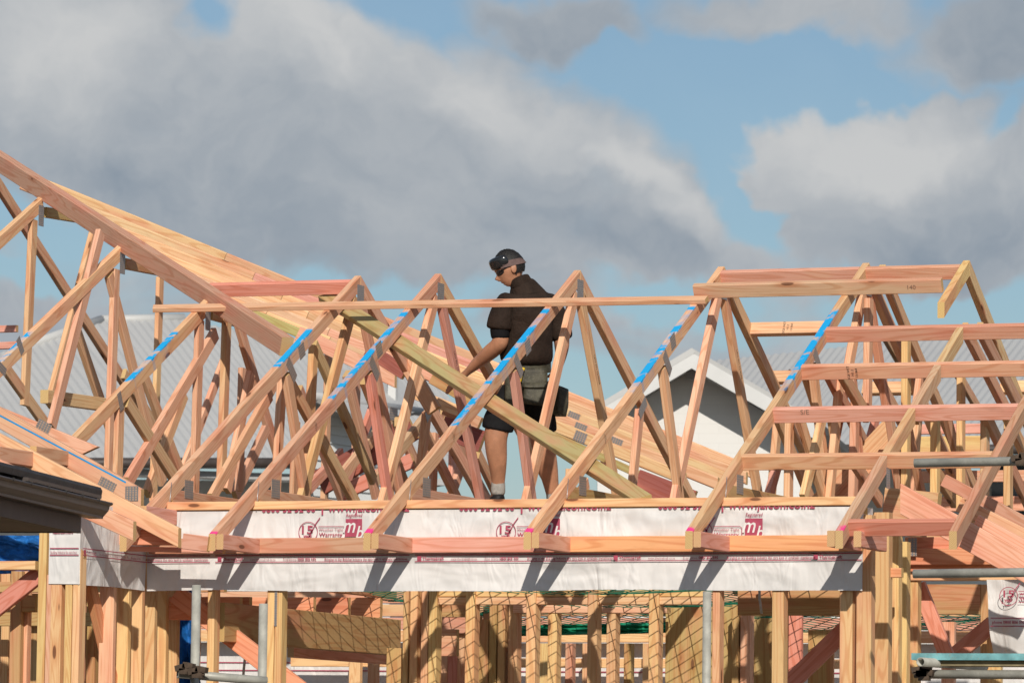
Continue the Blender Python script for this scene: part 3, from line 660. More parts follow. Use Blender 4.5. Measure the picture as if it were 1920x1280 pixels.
flat('eaves_board', (345, 1014), (392, 1020), .0, .092, 'short pink eaves board between the wing and the first tail', 'board', 'k')
flat('eaves_board', (142, 1007), (156, 1008), .20, .10, 'upright yellow end block at the wing eaves', 'block', 'y', .06)
flat('eaves_board', (200, 1027), (420, 1033), .3, .03, 'thin red batten under the wing eaves', 'batten', 'k')

# ------------------------------------------------------------------ wall plate and white wrap
YW = .60; XI = -.692; XO = 3.771
for (x0, x1, tc), lab in zip(((XI+.12, 3.42, 'y'), (3.422, XO, 'o')), ('yellow top plate along the wall under the rafters', 'short reddish end of the top plate by the wall corner')):
    o = board('top_plate', (x0, .645, 3.194), (x1, .645, 3.194), (0, 1, 0), .09, .045, None, tc); tag(o, lab, 'top plate')
o = board('top_plate', (XI+.12, .662, 3.147), (XO, .662, 3.147), (0, 1, 0), .085, .045, None, 'y'); tag(o, 'lower doubled plate hidden behind the white wrap', 'top plate')
ZT, ZB = 3.168, 2.690
WR = empty('building_wrap', (1.5, YW, ZB), 'white printed building wrap stretched along the wall under the eaves', 'wrap')
def sheet(name, pts, nu, nv, parent, seed, amp=.006, edge=.004, material='white_wrap'):
    """pts: polyline in plan (x, y); hangs from ZT to ZB"""
    rnd = random.Random(seed); ph = [rnd.uniform(0, 6) for _ in range(8)]
    L = [0]
    for i in range(1, len(pts)): L.append(L[-1]+math.dist(pts[i], pts[i-1]))
    vs, fs = [], []
    for i in range(nu+1):
        s = L[-1]*i/nu; k = max(j for j in range(len(L)) if L[j] <= s+1e-9); k = min(k, len(pts)-2); f = (s-L[k])/(L[k+1]-L[k])
        x = pts[k][0]+(pts[k+1][0]-pts[k][0])*f; y = pts[k][1]+(pts[k+1][1]-pts[k][1])*f
        tx, ty = pts[k+1][0]-pts[k][0], pts[k+1][1]-pts[k][1]; l = math.hypot(tx, ty); nx, ny = ty/l, -tx/l
        for j in range(nv+1):
            v = j/nv; z = ZT+(ZB-ZT)*v + (edge*math.sin(s*2.3+ph[0])+edge*.6*math.sin(s*5.1+ph[1]))*v
            dsp = amp*(math.sin(s*1.9+ph[2]+v*1.5)*.5+math.sin(s*4.4+ph[3]-v*2.2)*.35)*v*v - amp*.8*v*v
            vs.append((x+nx*dsp, y+ny*dsp, z))
    for i in range(nu):
        for j in range(nv):
            a = i*(nv+1)+j; fs.append((a, a+1, a+nv+2, a+nv+1))
    return mesh(name, vs, fs, material, parent, True, origin=(pts[0][0], pts[0][1], ZB))
yf = -.352
sheet('wrap_sheet', [(XI, YW), (XO, YW)], 120, 14, WR, 1, .011)
sheet('wrap_sheet', [(XI, yf), (XI, YW)], 24, 14, WR, 2, .012)
sheet('wrap_sheet', [(XI-.20, yf), (XI, yf)], 8, 14, WR, 3, .006)
sheet('wrap_sheet', [(XO, YW), (XO, YW+.22)], 8, 14, WR, 4, .006)
# print on the wrap: every repeat of the band is one printed part
def on_front(me, x, z, y=YW-.0105, sx=1.0):
    return mesh_data(me, Matrix.Translation((x, y, z)) @ Matrix.Rotation(math.pi/2, 4, 'X') @ Matrix.Scale(sx, 4, (1, 0, 0)))
def on_side(me, y, z, x=XI+.0105, sx=1.0):     # faces +x, reads along +y
    R = Matrix(((0, 0, 1, 0), (1, 0, 0, 0), (0, 1, 0, 0), (0, 0, 0, 1)))
    return mesh_data(me, Matrix.Translation((x, y, z)) @ R @ Matrix.Scale(sx, 4, (1, 0, 0)))
TXT = {}
def T(s, size, shear=0.0, bold=0.0):
    k = (s, size, shear, bold)
    if k not in TXT: TXT[k] = text_mesh(s, size, shear, bold)
    return TXT[k]
def rect(x0, z0, x1, z1): 
    me = bpy.data.meshes.new('r'); me.from_pydata([(x0, z0, 0), (x1, z0, 0), (x1, z1, 0), (x0, z1, 0)], [], [(0, 1, 2, 3)]); return me
def stroke(pts, wd):
    V, Fc = merge([strip(Vector((*pts[i], 0)), Vector((*pts[i+1], 0)), wd, (0, 0, 1)) for i in range(len(pts)-1)])
    me = bpy.data.meshes.new('s'); me.from_pydata(V, [], Fc); return me
def arc(cx, cy, r, a0, a1, n=28): return [(cx+r*math.cos(a0+(a1-a0)*i/n), cy+r*math.sin(a0+(a1-a0)*i/n)) for i in range(n+1)]
ZL = 2.871      # foot of the band lettering
def band(place, u0):
    """one repeat of the maker's band, 1.28 m long, starting at u0"""
    P = [place(rect(0, 0, 1.245, .0055), u0, ZL-.012), place(rect(0, 0, 1.245, .0055), u0, ZL+.027)]
    P.append(place(rect(0, 0, .026, .026), u0+.015, ZL-.004))
    for s, x, size, w_, bo in (('Thermakraft', .048, .026, .135, .0006), ('www.thermakraft.co.nz', .225, .017, .165, .0), ('Free phone', .440, .019, .085, 0), ('0800 806 595', .532, .022, .118, .0006), ('Bringing to the Building Industry the very best in synthetic membranes.', .705, .020, .530, .0003)):
        me, a, b = T(s, size, 0, bo); P.append(place(me, u0+x-a*w_/(b-a), ZL, sx=w_/(b-a)))
    return P
x0s = [PY(px, 1046, YW).x for px in (405, 779, 1147, 1528)]
x0s[3] = 3.47
for i, x0 in enumerate(x0s):
    P = band(lambda me, u, z, sx=1.0: on_front(me, u, z, sx=sx), x0)
    if i == 3: P = [(v, f) for v, f in P if max(q[0] for q in v) < XO+.02] + [on_front(rect(0, 0, XO-3.47, .0055), 3.47, ZL-.012), on_front(rect(0, 0, XO-3.47, .0055), 3.47, ZL+.027)]
    mesh('printed_band', *merge(P), 'maroon_print', WR)
me, a, b = T('Building Industry the very best in synthetic membranes.', .020, 0, .0003)
P = [on_front(me, x0s[0]-.045-.43-a, ZL, sx=.43/(b-a))] + [on_front(rect(0, 0, x0s[0]-.035-XI, .0055), XI, zz) for zz in (ZL-.012, ZL+.027)]
mesh('printed_band', *merge(P), 'maroon_print', WR)
side = lambda me, u, z, sx=1.0: on_side(me, u, z, sx=sx)
P = []
for s, u, size, w_ in (('Thermakraft', yf+.07, .026, .135), ('www.thermakraft.co.nz', yf+.25, .017, .165), ('Free phone 0800 806 595', yf+.46, .019, .20), ('Bringing to the', yf+.70, .02, .14)):
    me, a, b = T(s, size, 0, 0); P.append(side(me, u-a, ZL, sx=w_/(b-a)))
P += [side(rect(0, 0, .93, .0055), yf+.02, ZL-.012), side(rect(0, 0, .93, .0055), yf+.02, ZL+.027), side(rect(0, 0, .03, .026), yf+.03, ZL-.004)]
mesh('printed_band', *merge(P), 'maroon_print', WR)
me, a, b = T('Building Industry the very best', .020, 0, 0)
P = [on_front(me, XI-.185-a, ZL, y=yf-.0075, sx=.17/(b-a)), on_front(rect(0, 0, .185, .0055), XI-.19, ZL-.012, y=yf-.0075), on_front(rect(0, 0, .185, .0055), XI-.19, ZL+.027, y=yf-.0075)]
mesh('printed_band', *merge(P), 'maroon_print', WR)
me, a, b = T('ASSOCIATION', .024, 0, .0008); mesh('printed_word', *on_front(me, XI-.175-a, 2.985, y=yf-.0075, sx=.13/(b-a)), 'maroon_print', WR)
# warranty roundel, registered mark and phone line
def logo15(x, z, y=YW-.0110):
    P = [on_front(stroke(arc(0, 0, .060, .0, 2*math.pi), .0045), x, z, y=y), on_front(stroke([(.005, -.03), (.045, .045), (.075, .085)], .006), x, z, y=y),
         on_front(stroke([(.066, .032), (.225, .032), (.238, .022), (.238, -.030), (.228, -.040), (.062, -.040)], .004), x, z, y=y)]
    for s, dx_, dz_, size, w_, bo in (('15', -.040, -.008, .066, .072, .0012), ('year', -.030, -.036, .036, .056, .0012), ('Weather Tight', .068, .006, .022, .155, .0), ('Warranty', .070, -.026, .032, .150, .0005)):
        me, a, b = T(s, size, 0, bo); P.append(on_front(me, x+dx_-a*w_/(b-a), z+dz_, y=y, sx=w_/(b-a)))
    mesh('printed_logo', *merge(P), 'maroon_print', WR)
def logoM(x, z, y=YW-.0110):
    P = [on_front(rect(0, 0, .105, .105), x, z-.02, y=y)]
    me, a, b = T('Registered', .030, .25, .0003); P.append(on_front(me, x+.002-a, z+.097, y=y, sx=.105/(b-a)))
    mesh('printed_logo', *merge(P), 'maroon_print', WR)
    me, a, b = T('m', .125, .3, .001); Q = [on_front(me, x-.022, z+.004, y=y-.0015, sx=.85)]
    me, a, b = T('b', .105, .25, .001); Q.append(on_front(me, x+.062, z-.030, y=y-.0015, sx=.95))
    mesh('printed_logo', *merge(Q), 'white_wrap', WR)
for px in (579, 950, 1318): logo15(PY(px, 997, YW).x, PY(px, 997, YW).z)
for px in (649, 1019, 1398): logoM(PY(px, 1003, YW).x, PY(px, 1003, YW).z+.012)
for px in (130, 492, 862, 1235, 1625):
    P = []; x = PY(px, 955, YW).x
    for s, dx_, w_ in (('0800 52 52 66', 0.0, .345), ('|', .385, .012), ('www.jalcon.co.nz', .425, .52)):
        me, a, b = T(s, .075, 0, .0012)
        for v, f in [on_front(me, x+dx_-a*w_/(b-a), 3.158, y=YW-.0108, sx=w_/(b-a))]:
            if max(q[0] for q in v) < XO and min(q[0] for q in v) > XI: P.append((v, f))
    for v, f in P: mesh('printed_line', v, f, 'maroon_print', WR)
o = board('top_plate', (XI+.125, .5905, 3.199), (XO-.01, .5905, 3.199), (0, 1, 0), .014, .050, None, 'y'); tag(o, 'yellow facing strip above the printed phone line', 'facing strip')

# ------------------------------------------------------------------ ground and floor
mesh('ground', [(-400, -60, 0), (400, -60, 0), (400, 900, 0), (-400, 900, 0)], [(0, 1, 2, 3)], 'ground_soil')['kind'] = 'structure'
o = box('floor_slab', (0.6, 5.6, .15), (12.4, 10.2, .30), 'concrete'); o['kind'] = 'structure'

# ------------------------------------------------------------------ wall frames
def frame_root(label, loc, group=None): return empty('wall_frame', loc, label, 'wall frame', group)
def stud(r, pxl, y, top, wd=.045, dp=.09, tc='y', row_=1190, name='stud', bot=.345, ang=None):
    p = PY(pxl, row_, y); x = p.x + wd/2; zt = top if top < 10 else PY(pxl, top, y).z
    return board(name, (x, y+dp/2, bot), (x, y+dp/2, zt), (0, 1, 0) if False else (1, 0, 0), wd, dp, r, tc)
def hbar(r, p, q, y, h, dp=.09, tc='y', name='plate'):
    a = PY(p[0], p[1], y); b = PY(q[0], q[1], y); b.z = a.z
    return board(name, a+Vector((0, dp/2, 0)), b+Vector((0, dp/2, 0)), (0, 1, 0), dp, h, r, tc)
FW = frame_root('front wall frame of yellow studs under the white wrap', (1.5, .66, .30))
zf = 3.12
for px, wd, tc in ((388, .045, 'y'), (500, .045, 'y'), (514.5, .045, 'y'), (1335, .045, 'y'), (1447, .07, 'y'), (1574, .075, 'y'), (1605, .088, 'y')):
    stud(FW, px, .622, zf, wd, .09, tc)
hbar(FW, (-200, 1320), (1640, 1310), .63, .045, .09, 'y')
o = box('strap', PY(517, 1140, .618), (.018, .002, .21), 'nail_plate_metal', FW)
o = board('bottom_plate', (XI-.2, .665, .325), (XO, .665, .325), (0, 1, 0), .09, .045, FW, 'y')
# wing side wall
SW = frame_root('side wall frame of the left wing with doubled studs', (XI, .1, .30))
for px, tc in ((215, 'q'), (243, 'y'), (268, 'y'), (292, 'y'), (314, 'y'), (335, 'y')):
    y = PX(px, 1190, XI-.014).y; board('stud', (XI-.061, y, .345), (XI-.061, y, 3.12), (1, 0, 0), .092, .045, SW, tc)
board('bottom_plate', (XI-.06, -.34, .325), (XI-.06, .62, .325), (1, 0, 0), .09, .045, SW, 'y')
board('brace', PX(166, 1085, XI-.1), PX(216, 1300, XI-.1), XD, .045, .09, SW, 'o')
# wing front wall
WF = frame_root('wing front wall frame beside the dark gutter', (-1.1, -.3, .30))
for px, wd, tc, tp in ((69, .05, 'y', 3.05), (85, .035, 'p', 1077), (93, .07, 'y', 3.05), (120, .045, 'y', 3.05), (134.6, .045, 'q', 3.05)): stud(WF, px, yf+.012, tp, wd, .09, tc)
hbar(WF, (-160, 1060), (66, 1058), yf+.02, .052, .09, 'q'); hbar(WF, (-160, 1320), (110, 1318), yf+.03, .045)
stud(WF, 18, yf+.35, 1070, .07, .06, 'b'); stud(WF, 38, yf+.40, 1070, .045, .06, 'p'); hbar(WF, (40, 1131), (66, 1130), yf+.36, .10, .05, 'b', 'nogging')
board('brace', PY(-20, 1150, yf+.14), PY(75, 1075, yf+.14), (0, 1, 0), .045, .10, WF, 'r')
WB = frame_root('added close boarded frame darkening the back of the left wing', (-2.2, 3.4, .30))  # close boards added to darken what shows through the wing
for i in range(15):
    stud(WB, -30+i*27, 3.3+.25*(i % 3), 1112 if i > 2 else 1068, .075, .09, 'bymb'[i % 4])
hbar(WB, (-60, 1100), (420, 1105), 3.25, .07, .05, 'b'); hbar(WB, (-60, 1160), (420, 1165), 3.22, .09, .05, 'b')
# garage lintel and joists seen over the opening on the left
LB = empty('lintel_beam', PX(600, 1190, -.15), 'deep glossy plywood grained beam running back over the opening', 'beam')
a = PX(417, 1166, -.27); b = PX(742, 1194, -.27); b.z = a.z; a.y = .74
board('beam', a, b, XD, .07, .235, LB, 'b', material='plywood_face')
a2 = a+Vector((-.02, 0, .30)); b2 = b+Vector((-.02, 0, .30)); board('beam', a2, b2, XD, .045, .09, LB, 'b', material='plywood_face')
for i, px in enumerate((452, 470, 590, 655, 715)):
    p = PX(px, 1140, -.24); board('joist_end', p+Vector((-.55, 0, 0)), p+Vector((0, 0, 0)), (0, 1, 0), .045, .14, LB, 'o')
a = PX(545, 1222, -.6); b = PX(760, 1240, -.6); b.z = a.z; board('lower_plate', a, b, XD, .045, .065, LB, 'k')
GB = flat('brace', (330, 1112), (610, 1330), .95, .115, 'long orange brace slanting down behind the scaffold poles', 'brace', 'o')
# inner wall frame
IW = frame_root('inner wall frame of yellow studs crossed by net shadows', (1.9, 2.7, .30))
YI = 2.62
for px, wd, tc, tp in ((755, .035, 'y', 1100), (768, .05, 'y', 1100), (789, .045, 'y', 1100), (803, .055, 'y', 1100), (872, .062, 'y', 1100), (986, .062, 'y', 1100), (1101, .062, 'y', 1100), (1216, .064, 'y', 1100)): stud(IW, px, YI, tp, wd, .10, tc)
stud(IW, 725, YI+.25, 1214, .10, .09, 'b')
hbar(IW, (815, 1112), (1320, 1108), YI+.03, .042, .09, 'y'); hbar(IW, (815, 1126), (1320, 1122), YI+.02, .046, .09, 'q')
I2 = frame_root('second inner wall frame, set back behind the first, with dark packed studs', (1.4, 4.2, .30))
for px, wd, tc, tp in ((893, .085, 'b', 1160), (917, .05, 'b', 1130), (933, .05, 'b', 1130), (953, .06, 'y', 1130), (1027, .062, 'y', 1130), (1137, .062, 'y', 1130), (1372, .045, 'b', 1130), (1388, .065, 'p', 1150)): stud(I2, px, 4.05, tp, wd, .10, tc)
hbar(I2, (962, 1141), (1250, 1138), 4.04, .052, .09, 'q'); hbar(I2, (815, 1142), (873, 1143), 4.1, .10, .05, 'b'); hbar(I2, (822, 1204), (856, 1204), 4.3, .18, .05, 'm', 'blocking')
for px, wd, tc, tp in ((822, .07, 'm', 1150), (840, .07, 'r', 1150), (858, .05, 'm', 1150), (905, .06, 'b', 1135), (690, .06, 'm', 1225), (1060, .05, 'm', 1205), (1170, .05, 'b', 1205)): stud(I2, px, 4.9, tp, wd, .08, tc)  # extra boards, and the blocking below, added to darken the inner rooms
hbar(I2, (815, 1170), (900, 1170), 4.85, .12, .05, 'm', 'blocking')
# plywood lined end
PLY = empty('plywood_panel', PY(1285, 1270, 4.3), 'upright plywood bracing panel with knots, half in shade', 'plywood'); a = PY(1249, 1131, 4.3); b = PY(1400, 1131, 4.3)
me = box_mesh(a.z-.35, .015, b.x-a.x); M = Matrix(((0, 0, 1, (a.x+b.x)/2), (0, 1, 0, 4.3), (1, 0, 0, (a.z+.35)/2), (0, 0, 0, 1)))
link('panel', me, ['plywood_face'], PLY, M, (.50, .36, .15))
PLY2 = empty('plywood_panel', PY(1390, 1270, 5.2), 'second plywood panel standing behind the pale stud', 'plywood'); a = PY(1400, 1150, 5.2); b = PY(1480, 1150, 5.2)
me = box_mesh(a.z-.35, .015, b.x-a.x); M = Matrix(((0, 0, 1, (a.x+b.x)/2), (0, 1, 0, 5.2), (1, 0, 0, (a.z+.35)/2), (0, 0, 0, 1))); link('panel', me, ['plywood_face'], PLY2, M, (.46, .33, .14))
row((1386, 1128), (1580, 1126), 1.6, 'lintel_beam', 'deep brown lintel beam over the right-hand opening', 'beam', 'b', .16, .06)
RW = frame_root('inner frame with red stud and plywood strip behind the right-hand opening', (3.2, 3.0, .30))
stud(RW, 1478, 3.0, 1150, .085, .045, 'r'); stud(RW, 1515, 5.6, 1180, .18, .03, 'b')
flat('brace', (1440, 1320), (1600, 1165), 1.9, .105, 'red brown brace rising behind the right-hand studs', 'brace', 'r')
# rear wall with white wrap
RR = frame_root('rear wall frame lined with white wrap at the back of the house', (1.0, 8.4, .30))
hbar(RR, (545, 1240), (1600, 1200), 8.2, .07, .05, 'y')
for px in (655, 838, 1012, 1092, 1205): stud(RR, px, 8.1, 1205, .09, .06, 'y')
for zz, tc in ((2.665, 'q'), (2.76, 'k'), (2.86, 'p'), (2.96, 'q')): board('header', (-6, 8.3, zz), (9, 8.3, zz), (0, 1, 0), .045, .09, RR, tc)
wb = mesh('wrap_lining', [(-6, 8.46, .3), (9, 8.46, .3), (9, 8.46, 2.62), (-6, 8.46, 2.62)], [(0, 1, 2, 3)], 'white_wrap', RR)
for zz in (2.40, 2.46): mesh('printed_band', *on_front(rect(0, 0, 15, .008), -6, zz, y=8.45), 'maroon_print', RR)
# right-hand side of the house
RC = frame_root('corner post group of tall yellow studs at the right-hand wall end', (3.95, 1.0, .30))
for px, y, wd, tp, tc in ((1634, 1.05, .10, 960, 'y'), (1665, 1.5, .062, 1004, 'y'), (1686, 1.9, .045, 1015, 'y')): stud(RC, px, y, tp, wd, .09, tc)
hbar(RC, (1636, 1073), (1690, 1076), 1.1, .055, .05, 'y', 'nogging')
RS = frame_root('right-hand wall frame behind the scaffold tubes', (4.6, 2.6, .30))
stud(RS, 1698, 2.55, 1080, .075, .09, 'y'); hbar(RS, (1697, 1080), (1960, 1076), 2.53, .05, .09, 'y'); hbar(RS, (1697, 1064), (1890, 1061), 2.50, .045, .09, 'o')
hbar(RS, (1697, 1043), (1890, 1039), 2.46, .10, .06, 'o', 'beam'); hbar(RS, (1697, 1020), (1890, 1016), 2.5, .09, .05, 'o', 'beam')
pp = PY(1711, 1025, 2.42); box('nail_plate', pp, (.055, .002, .11), 'nail_plate_metal', RS); pp = PY(1898, 1047, 2.42); box('nail_plate', pp, (.11, .002, .05), 'nail_plate_metal', RS)
hbar(RS, (1725, 1123), (1838, 1121), 3.6, .19, .05, 'b', 'header'); stud(RS, 1838, 3.6, 1095, .05, .09, 'b'); stud(RS, 1765, 4.4, 1165, .085, .06, 'p'); stud(RS, 1850, 3.3, 1160, .09, .06, 'y')
board('brace', PY(1722, 1095, 2.75), PY(1782, 1245, 2.75), (0, 1, 0), .05, .09, RS, 'r'); board('brace', PY(1770, 1245, 3.2), PY(1862, 1168, 3.2), (0, 1, 0), .05, .10, RS, 'r')
for (px, py, wd, tc) in ((1690, 985, .12, 'y'), (1668, 975, .05, 'b'), (1740, 1000, .10, 'y'), (1790, 1010, .12, 'p'), (1845, 985, .10, 'y')):
    p = PY(px, py, 3.4); board('block', p, p+Vector((wd, 0, 0)), (0, 1, 0), .06, .09, RS, tc)
# loose hanging wrap at the right edge
HW = empty('hanging_wrap', PY(1890, 1215, 2.3), 'loose white wrap sheet hanging at the house end behind the scaffold plank', 'wrap')
pa = PY(1850, 1086, 2.25); pb = PY(1990, 1086, 2.25); zb = PY(1850, 1245, 2.25).z
vs, fs = [], []
for i in range(21):
    for j in range(17):
        u = i/20; v = j/16; x = pa.x+(pb.x-pa.x)*u + .05*v*v*(1-u) ; vs.append((x, pa.y + .02*math.sin(u*9+v*2) + .015*math.sin(v*8), pa.z+(zb-pa.z)*v))
for i in range(20):
    for j in range(16): a = i*17+j; fs.append((a, a+1, a+18, a+17))
mesh('wrap_sheet', vs, fs, 'white_wrap', HW, True)
xx, zz = PY(1890, 1117, 2.2).x, PY(1890, 1117, 2.2).z
P = [on_front(stroke(arc(0, 0, .055, 0, 6.283), .0045), xx, zz, y=2.215), on_front(stroke([(0, -.03), (.04, .04), (.07, .08)], .006), xx, zz, y=2.215), on_front(stroke([(.06, .03), (.3, .03)], .004), xx, zz, y=2.215), on_front(stroke([(.06, -.035), (.3, -.035)], .004), xx, zz, y=2.215)]
for s, dx_, dz_, size, w_ in (('15', -.037, -.006, .06, .066), ('year', -.028, -.034, .034, .052), ('Weather Tight', .066, .006, .02, .15), ('Warranty', .066, -.024, .03, .14)):
    me, a, b = T(s, size, 0, .001); P.append(on_front(me, xx+dx_-a, zz+dz_, y=2.215, sx=w_/(b-a)))
zb2 = PY(1890, 1168, 2.2).z
for dz_ in (-.018, .030): P.append(on_front(rect(0, 0, .45, .0055), xx-.11, zb2+dz_, y=2.215))
me, a, b = T('phone 0800 806 595', .024, 0, .0006); P.append(on_front(me, xx-.10-a, zb2, y=2.215, sx=.20/(b-a)))
mesh('printed_logo', *merge(P), 'maroon_print', HW)

# ------------------------------------------------------------------ nets, ropes
NETV, NETF = [], []
def seg3(a, b, r=.0032):
    a = Vector(a); b = Vector(b); X = (b-a).normalized(); s = X.orthogonal().normalized(); t_ = X.cross(s); o = len(NETV)
    for p in (a, b):
        for k in range(3): an = 2.094*k; NETV.append(tuple(p+s*r*math.cos(an)+t_*r*math.sin(an)))
    for k in range(3): NETF.append((o+k, o+(k+1) % 3, o+3+(k+1) % 3, o+3+k))
def sag(x, y): return 2.79 - .015*max(0, y-2.5)**1.5 - .03*math.sin(math.pi*(x+.5)/4.0) + .012*math.sin(3*x+5*y)
st = .12; nx_, ny_ = 31, 26
for i in range(nx_):
    for j in range(ny_):
        x = -.4+i*st; y = .85+j*st*1.8; xm = x+st/2; ym = y+st*.9
        c = Vector((x, y, sag(x, y))); cm = Vector((xm, ym, sag(xm, ym)))
        seg3(c, cm); seg3(Vector((x+st, y, sag(x+st, y))), cm); seg3(cm, (x, y+st*1.8, sag(x, y+st*1.8))); seg3(cm, (x+st, y+st*1.8, sag(x+st, y+st*1.8)))
o = mesh('safety_net', NETV, NETF, 'net_cord'); tag(o, 'green corded safety net slung inside the house under the trusses', 'net')
def crumple(name, corners, label, material, seed, amp=.04, nu=26, nv=20):
    c = [Vector(q) for q in corners]; rnd = random.Random(seed); ph = [rnd.uniform(0, 6) for _ in range(6)]; vs, fs = [], []
    nrm = (c[1]-c[0]).cross(c[3]-c[0]).normalized()
    for i in range(nu+1):
        for j in range(nv+1):
            u, v = i/nu, j/nv; p = (c[0].lerp(c[1], u)).lerp(c[3].lerp(c[2], u), v)
            vs.append(p+nrm*amp*(math.sin(u*13+ph[0]+4*v)+.6*math.sin(v*17+ph[1]-6*u)+.5*math.sin(u*31+ph[2])+.4*rnd.uniform(-1, 1)))
    for i in range(nu):
        for j in range(nv): a = i*(nv+1)+j; fs.append((a, a+1, a+nv+2, a+nv+1))
    o = mesh(name, vs, fs, material, None, False, origin=vs[0]); return tag(o, label, 'netting')
crumple('shade_net', [PY(-80, 1003, 2.2), PY(110, 1003, 2.2), PY(110, 1075, 2.2), PY(-80, 1075, 2.2)], 'blue shade netting behind the wing wall under the gutter', 'blue_net', 2, .02)
crumple('shade_net', [PY(325, 1080, 2.0), PY(375, 1080, 2.0), PY(375, 1330, 2.0), PY(325, 1330, 2.0)], 'crumpled blue netting hanging between studs by the scaffold pole', 'blue_net', 5, .03)
crumple('shade_net', [PY(960, 1172, 5.6), PY(1255, 1165, 5.6), PY(1255, 1186, 5.6), PY(960, 1192, 5.6)], 'gathered dark green edge of netting across the rear of the rooms', 'green_net', 8, .03, 60, 8)
def rope(name, pts, r, material, label):
    V, Fc = [], []
    n = 6
    for i, p in enumerate(pts):
        for k in range(n): an = 2*math.pi*k/n; V.append((p[0]+r*math.cos(an), p[1]+r*math.sin(an), p[2]))
    for i in range(len(pts)-1):
        for k in range(n): Fc.append((i*n+k, i*n+(k+1) % n, (i+1)*n+(k+1) % n, (i+1)*n+k))
    Fc += [tuple(range(n-1, -1, -1)), tuple((len(pts)-1)*n+k for k in range(n))]
    o = mesh(name, V, Fc, material, None, True, origin=pts[0]); return tag(o, label, 'rope')
pts = [PY(1424, 1090, 1.45), PY(1424, 1120, 1.45), PY(1426, 1135, 1.45), PY(1428, 1150, 1.45)]; rope('rope_end', pts, .008, 'rope_white', 'white rope end dangling in front of the brown lintel')
pts = [PY(459, 1235, 1.6), PY(457, 1255, 1.6), PY(455, 1285, 1.6)]; rope('rope_end', pts, .009, 'rope_white', 'white rope hanging behind the orange brace')

# ------------------------------------------------------------------ scaffold
def clamp(parent, c, s=.045):
    for dx_, dz_ in ((0, 0), (.02, .03), (-.025, .02)): box('clamp', (c[0]+dx_, c[1]-.03, c[2]+dz_), (s*1.3, s, s*.7), 'rusty_clamp', parent, Matrix.Rotation(.3*dx_*30, 4, 'Y'))
SC = empty('scaffold_stand', PY(368, 1280, -2.0)-Vector((0, 0, 2.1)), 'galvanised scaffold poles with a cross tube in front of the wing corner', 'scaffold')
p1 = PY(368.5, 1096, -2.0); p2 = PY(494, 1131, -1.7)
tube('pole', (p1.x, p1.y, 0), p1, .0242, 'galvanised_tube', SC, wall=.004); tube('pole', (p2.x, p2.y, 0), p2, .0242, 'galvanised_tube', SC, wall=.004)
a = PY(333, 1262, -2.06); b = PY(500, 1276, -1.76); tube('cross_tube', a, b, .0242, 'galvanised_tube', SC, wall=.004)
clamp(SC, PY(352, 1258, -2.04)); clamp(SC, PY(376, 1265, -2.06)); tube('clamp_bolt', PY(355, 1263, -2.10), PY(383, 1264, -2.10), .006, 'rusty_clamp', SC, 8)
P3 = PY(1326, 1100, -.25); o = tube('scaffold_pole', (P3.x, P3.y, 0), PY(1326, 1108, -.25), .024, 'galvanised_tube', None, wall=.004); tag(o, 'lone galvanised scaffold pole before the plywood panel', 'scaffold pole')
SR = empty('scaffold_bay', PY(1800, 1280, -1.2)-Vector((0, 0, 2.1)), 'right-hand scaffold bay with two rails and a painted plank', 'scaffold')
for (px, py, rr) in ((1715, 868, .0242), (1713, 1075, .0242)):
    a = PY(px, py, -1.0); tube('rail', a, a+Vector((2.2, 0, .02)), rr, 'galvanised_tube', SR, 24, wall=.004)
a = PY(1710, 1230, -1.05); box('plank', (a.x+1.1, a.y+.1, a.z), (2.2, .23, .036), 'teal_plank', SR); box('plank', (a.x+1.13, a.y+.13, a.z-.034), (2.2, .22, .028), 'plank_edge', SR)
a = PY(1726, 1240, -1.25); tube('transom', a, a+Vector((.12, .9, 0)), .0242, 'galvanised_tube', SR, 20, wall=.004)
a = PY(1738, 1263, -1.0); tube('ledger', a, a+Vector((2.2, 0, .0)), .0242, 'galvanised_tube', SR, 20, wall=.004)
clamp(SR, PY(1732, 1262, -1.05)); clamp(SR, PY(1736, 1270, -1.05)); p = PY(1918, 866, -1.0); clamp(SR, p)
tube('pole', (p.x+.12, p.y-.05, 0), (p.x+.12, p.y-.05, 3.6), .0242, 'galvanised_tube', SR, wall=.004)
# ------------------------------------------------------------------ neighbouring houses
def at(px, py, dist): return Vector(CAM + ray(px, py)*dist)
def plane3(a, b, c):
    n = (b-a).cross(c-a).normalized(); return np.array(n), float(n.dot(a))
def corrugated(name, pl, top, eave_y, dirx, parent, period=.1, amp=.009):
    """profiled sheet roof: ribs start on the top outline (pixels) and run down the slope to the eaves"""
    n, k = pl; L = [0]
    for i in range(1, len(top)): L.append(L[-1]+math.dist(top[i], top[i-1]))
    nrm = Vector(n); nrm = nrm if nrm.dot(Vector(fwd)) < 0 else -nrm
    N = int(L[-1]/(period*150)*6); vs, fs = [], []
    for i in range(N+1):
        s = L[-1]*i/N; j = max(q for q in range(len(L)) if L[q] <= s+1e-6); j = min(j, len(top)-2); f = (s-L[j])/(L[j+1]-L[j])
        x = top[j][0]+(top[j+1][0]-top[j][0])*f; y = top[j][1]+(top[j+1][1]-top[j][1])*f
        ey = eave_y(x+dirx*(860-y)); ey = max(ey, y+2)
        off = nrm*amp*math.sin(2*math.pi*i/6)
        for q in range(3):
            v = q/2; vs.append(hit(x+dirx*(ey-y)*v, y+(ey-y)*v, n, k)+off)
    for i in range(N):
        for q in range(2): a = i*3+q; fs.append((a, a+1, a+4, a+3))
    return mesh(name, vs, fs, 'corrugated_grey', parent, True)
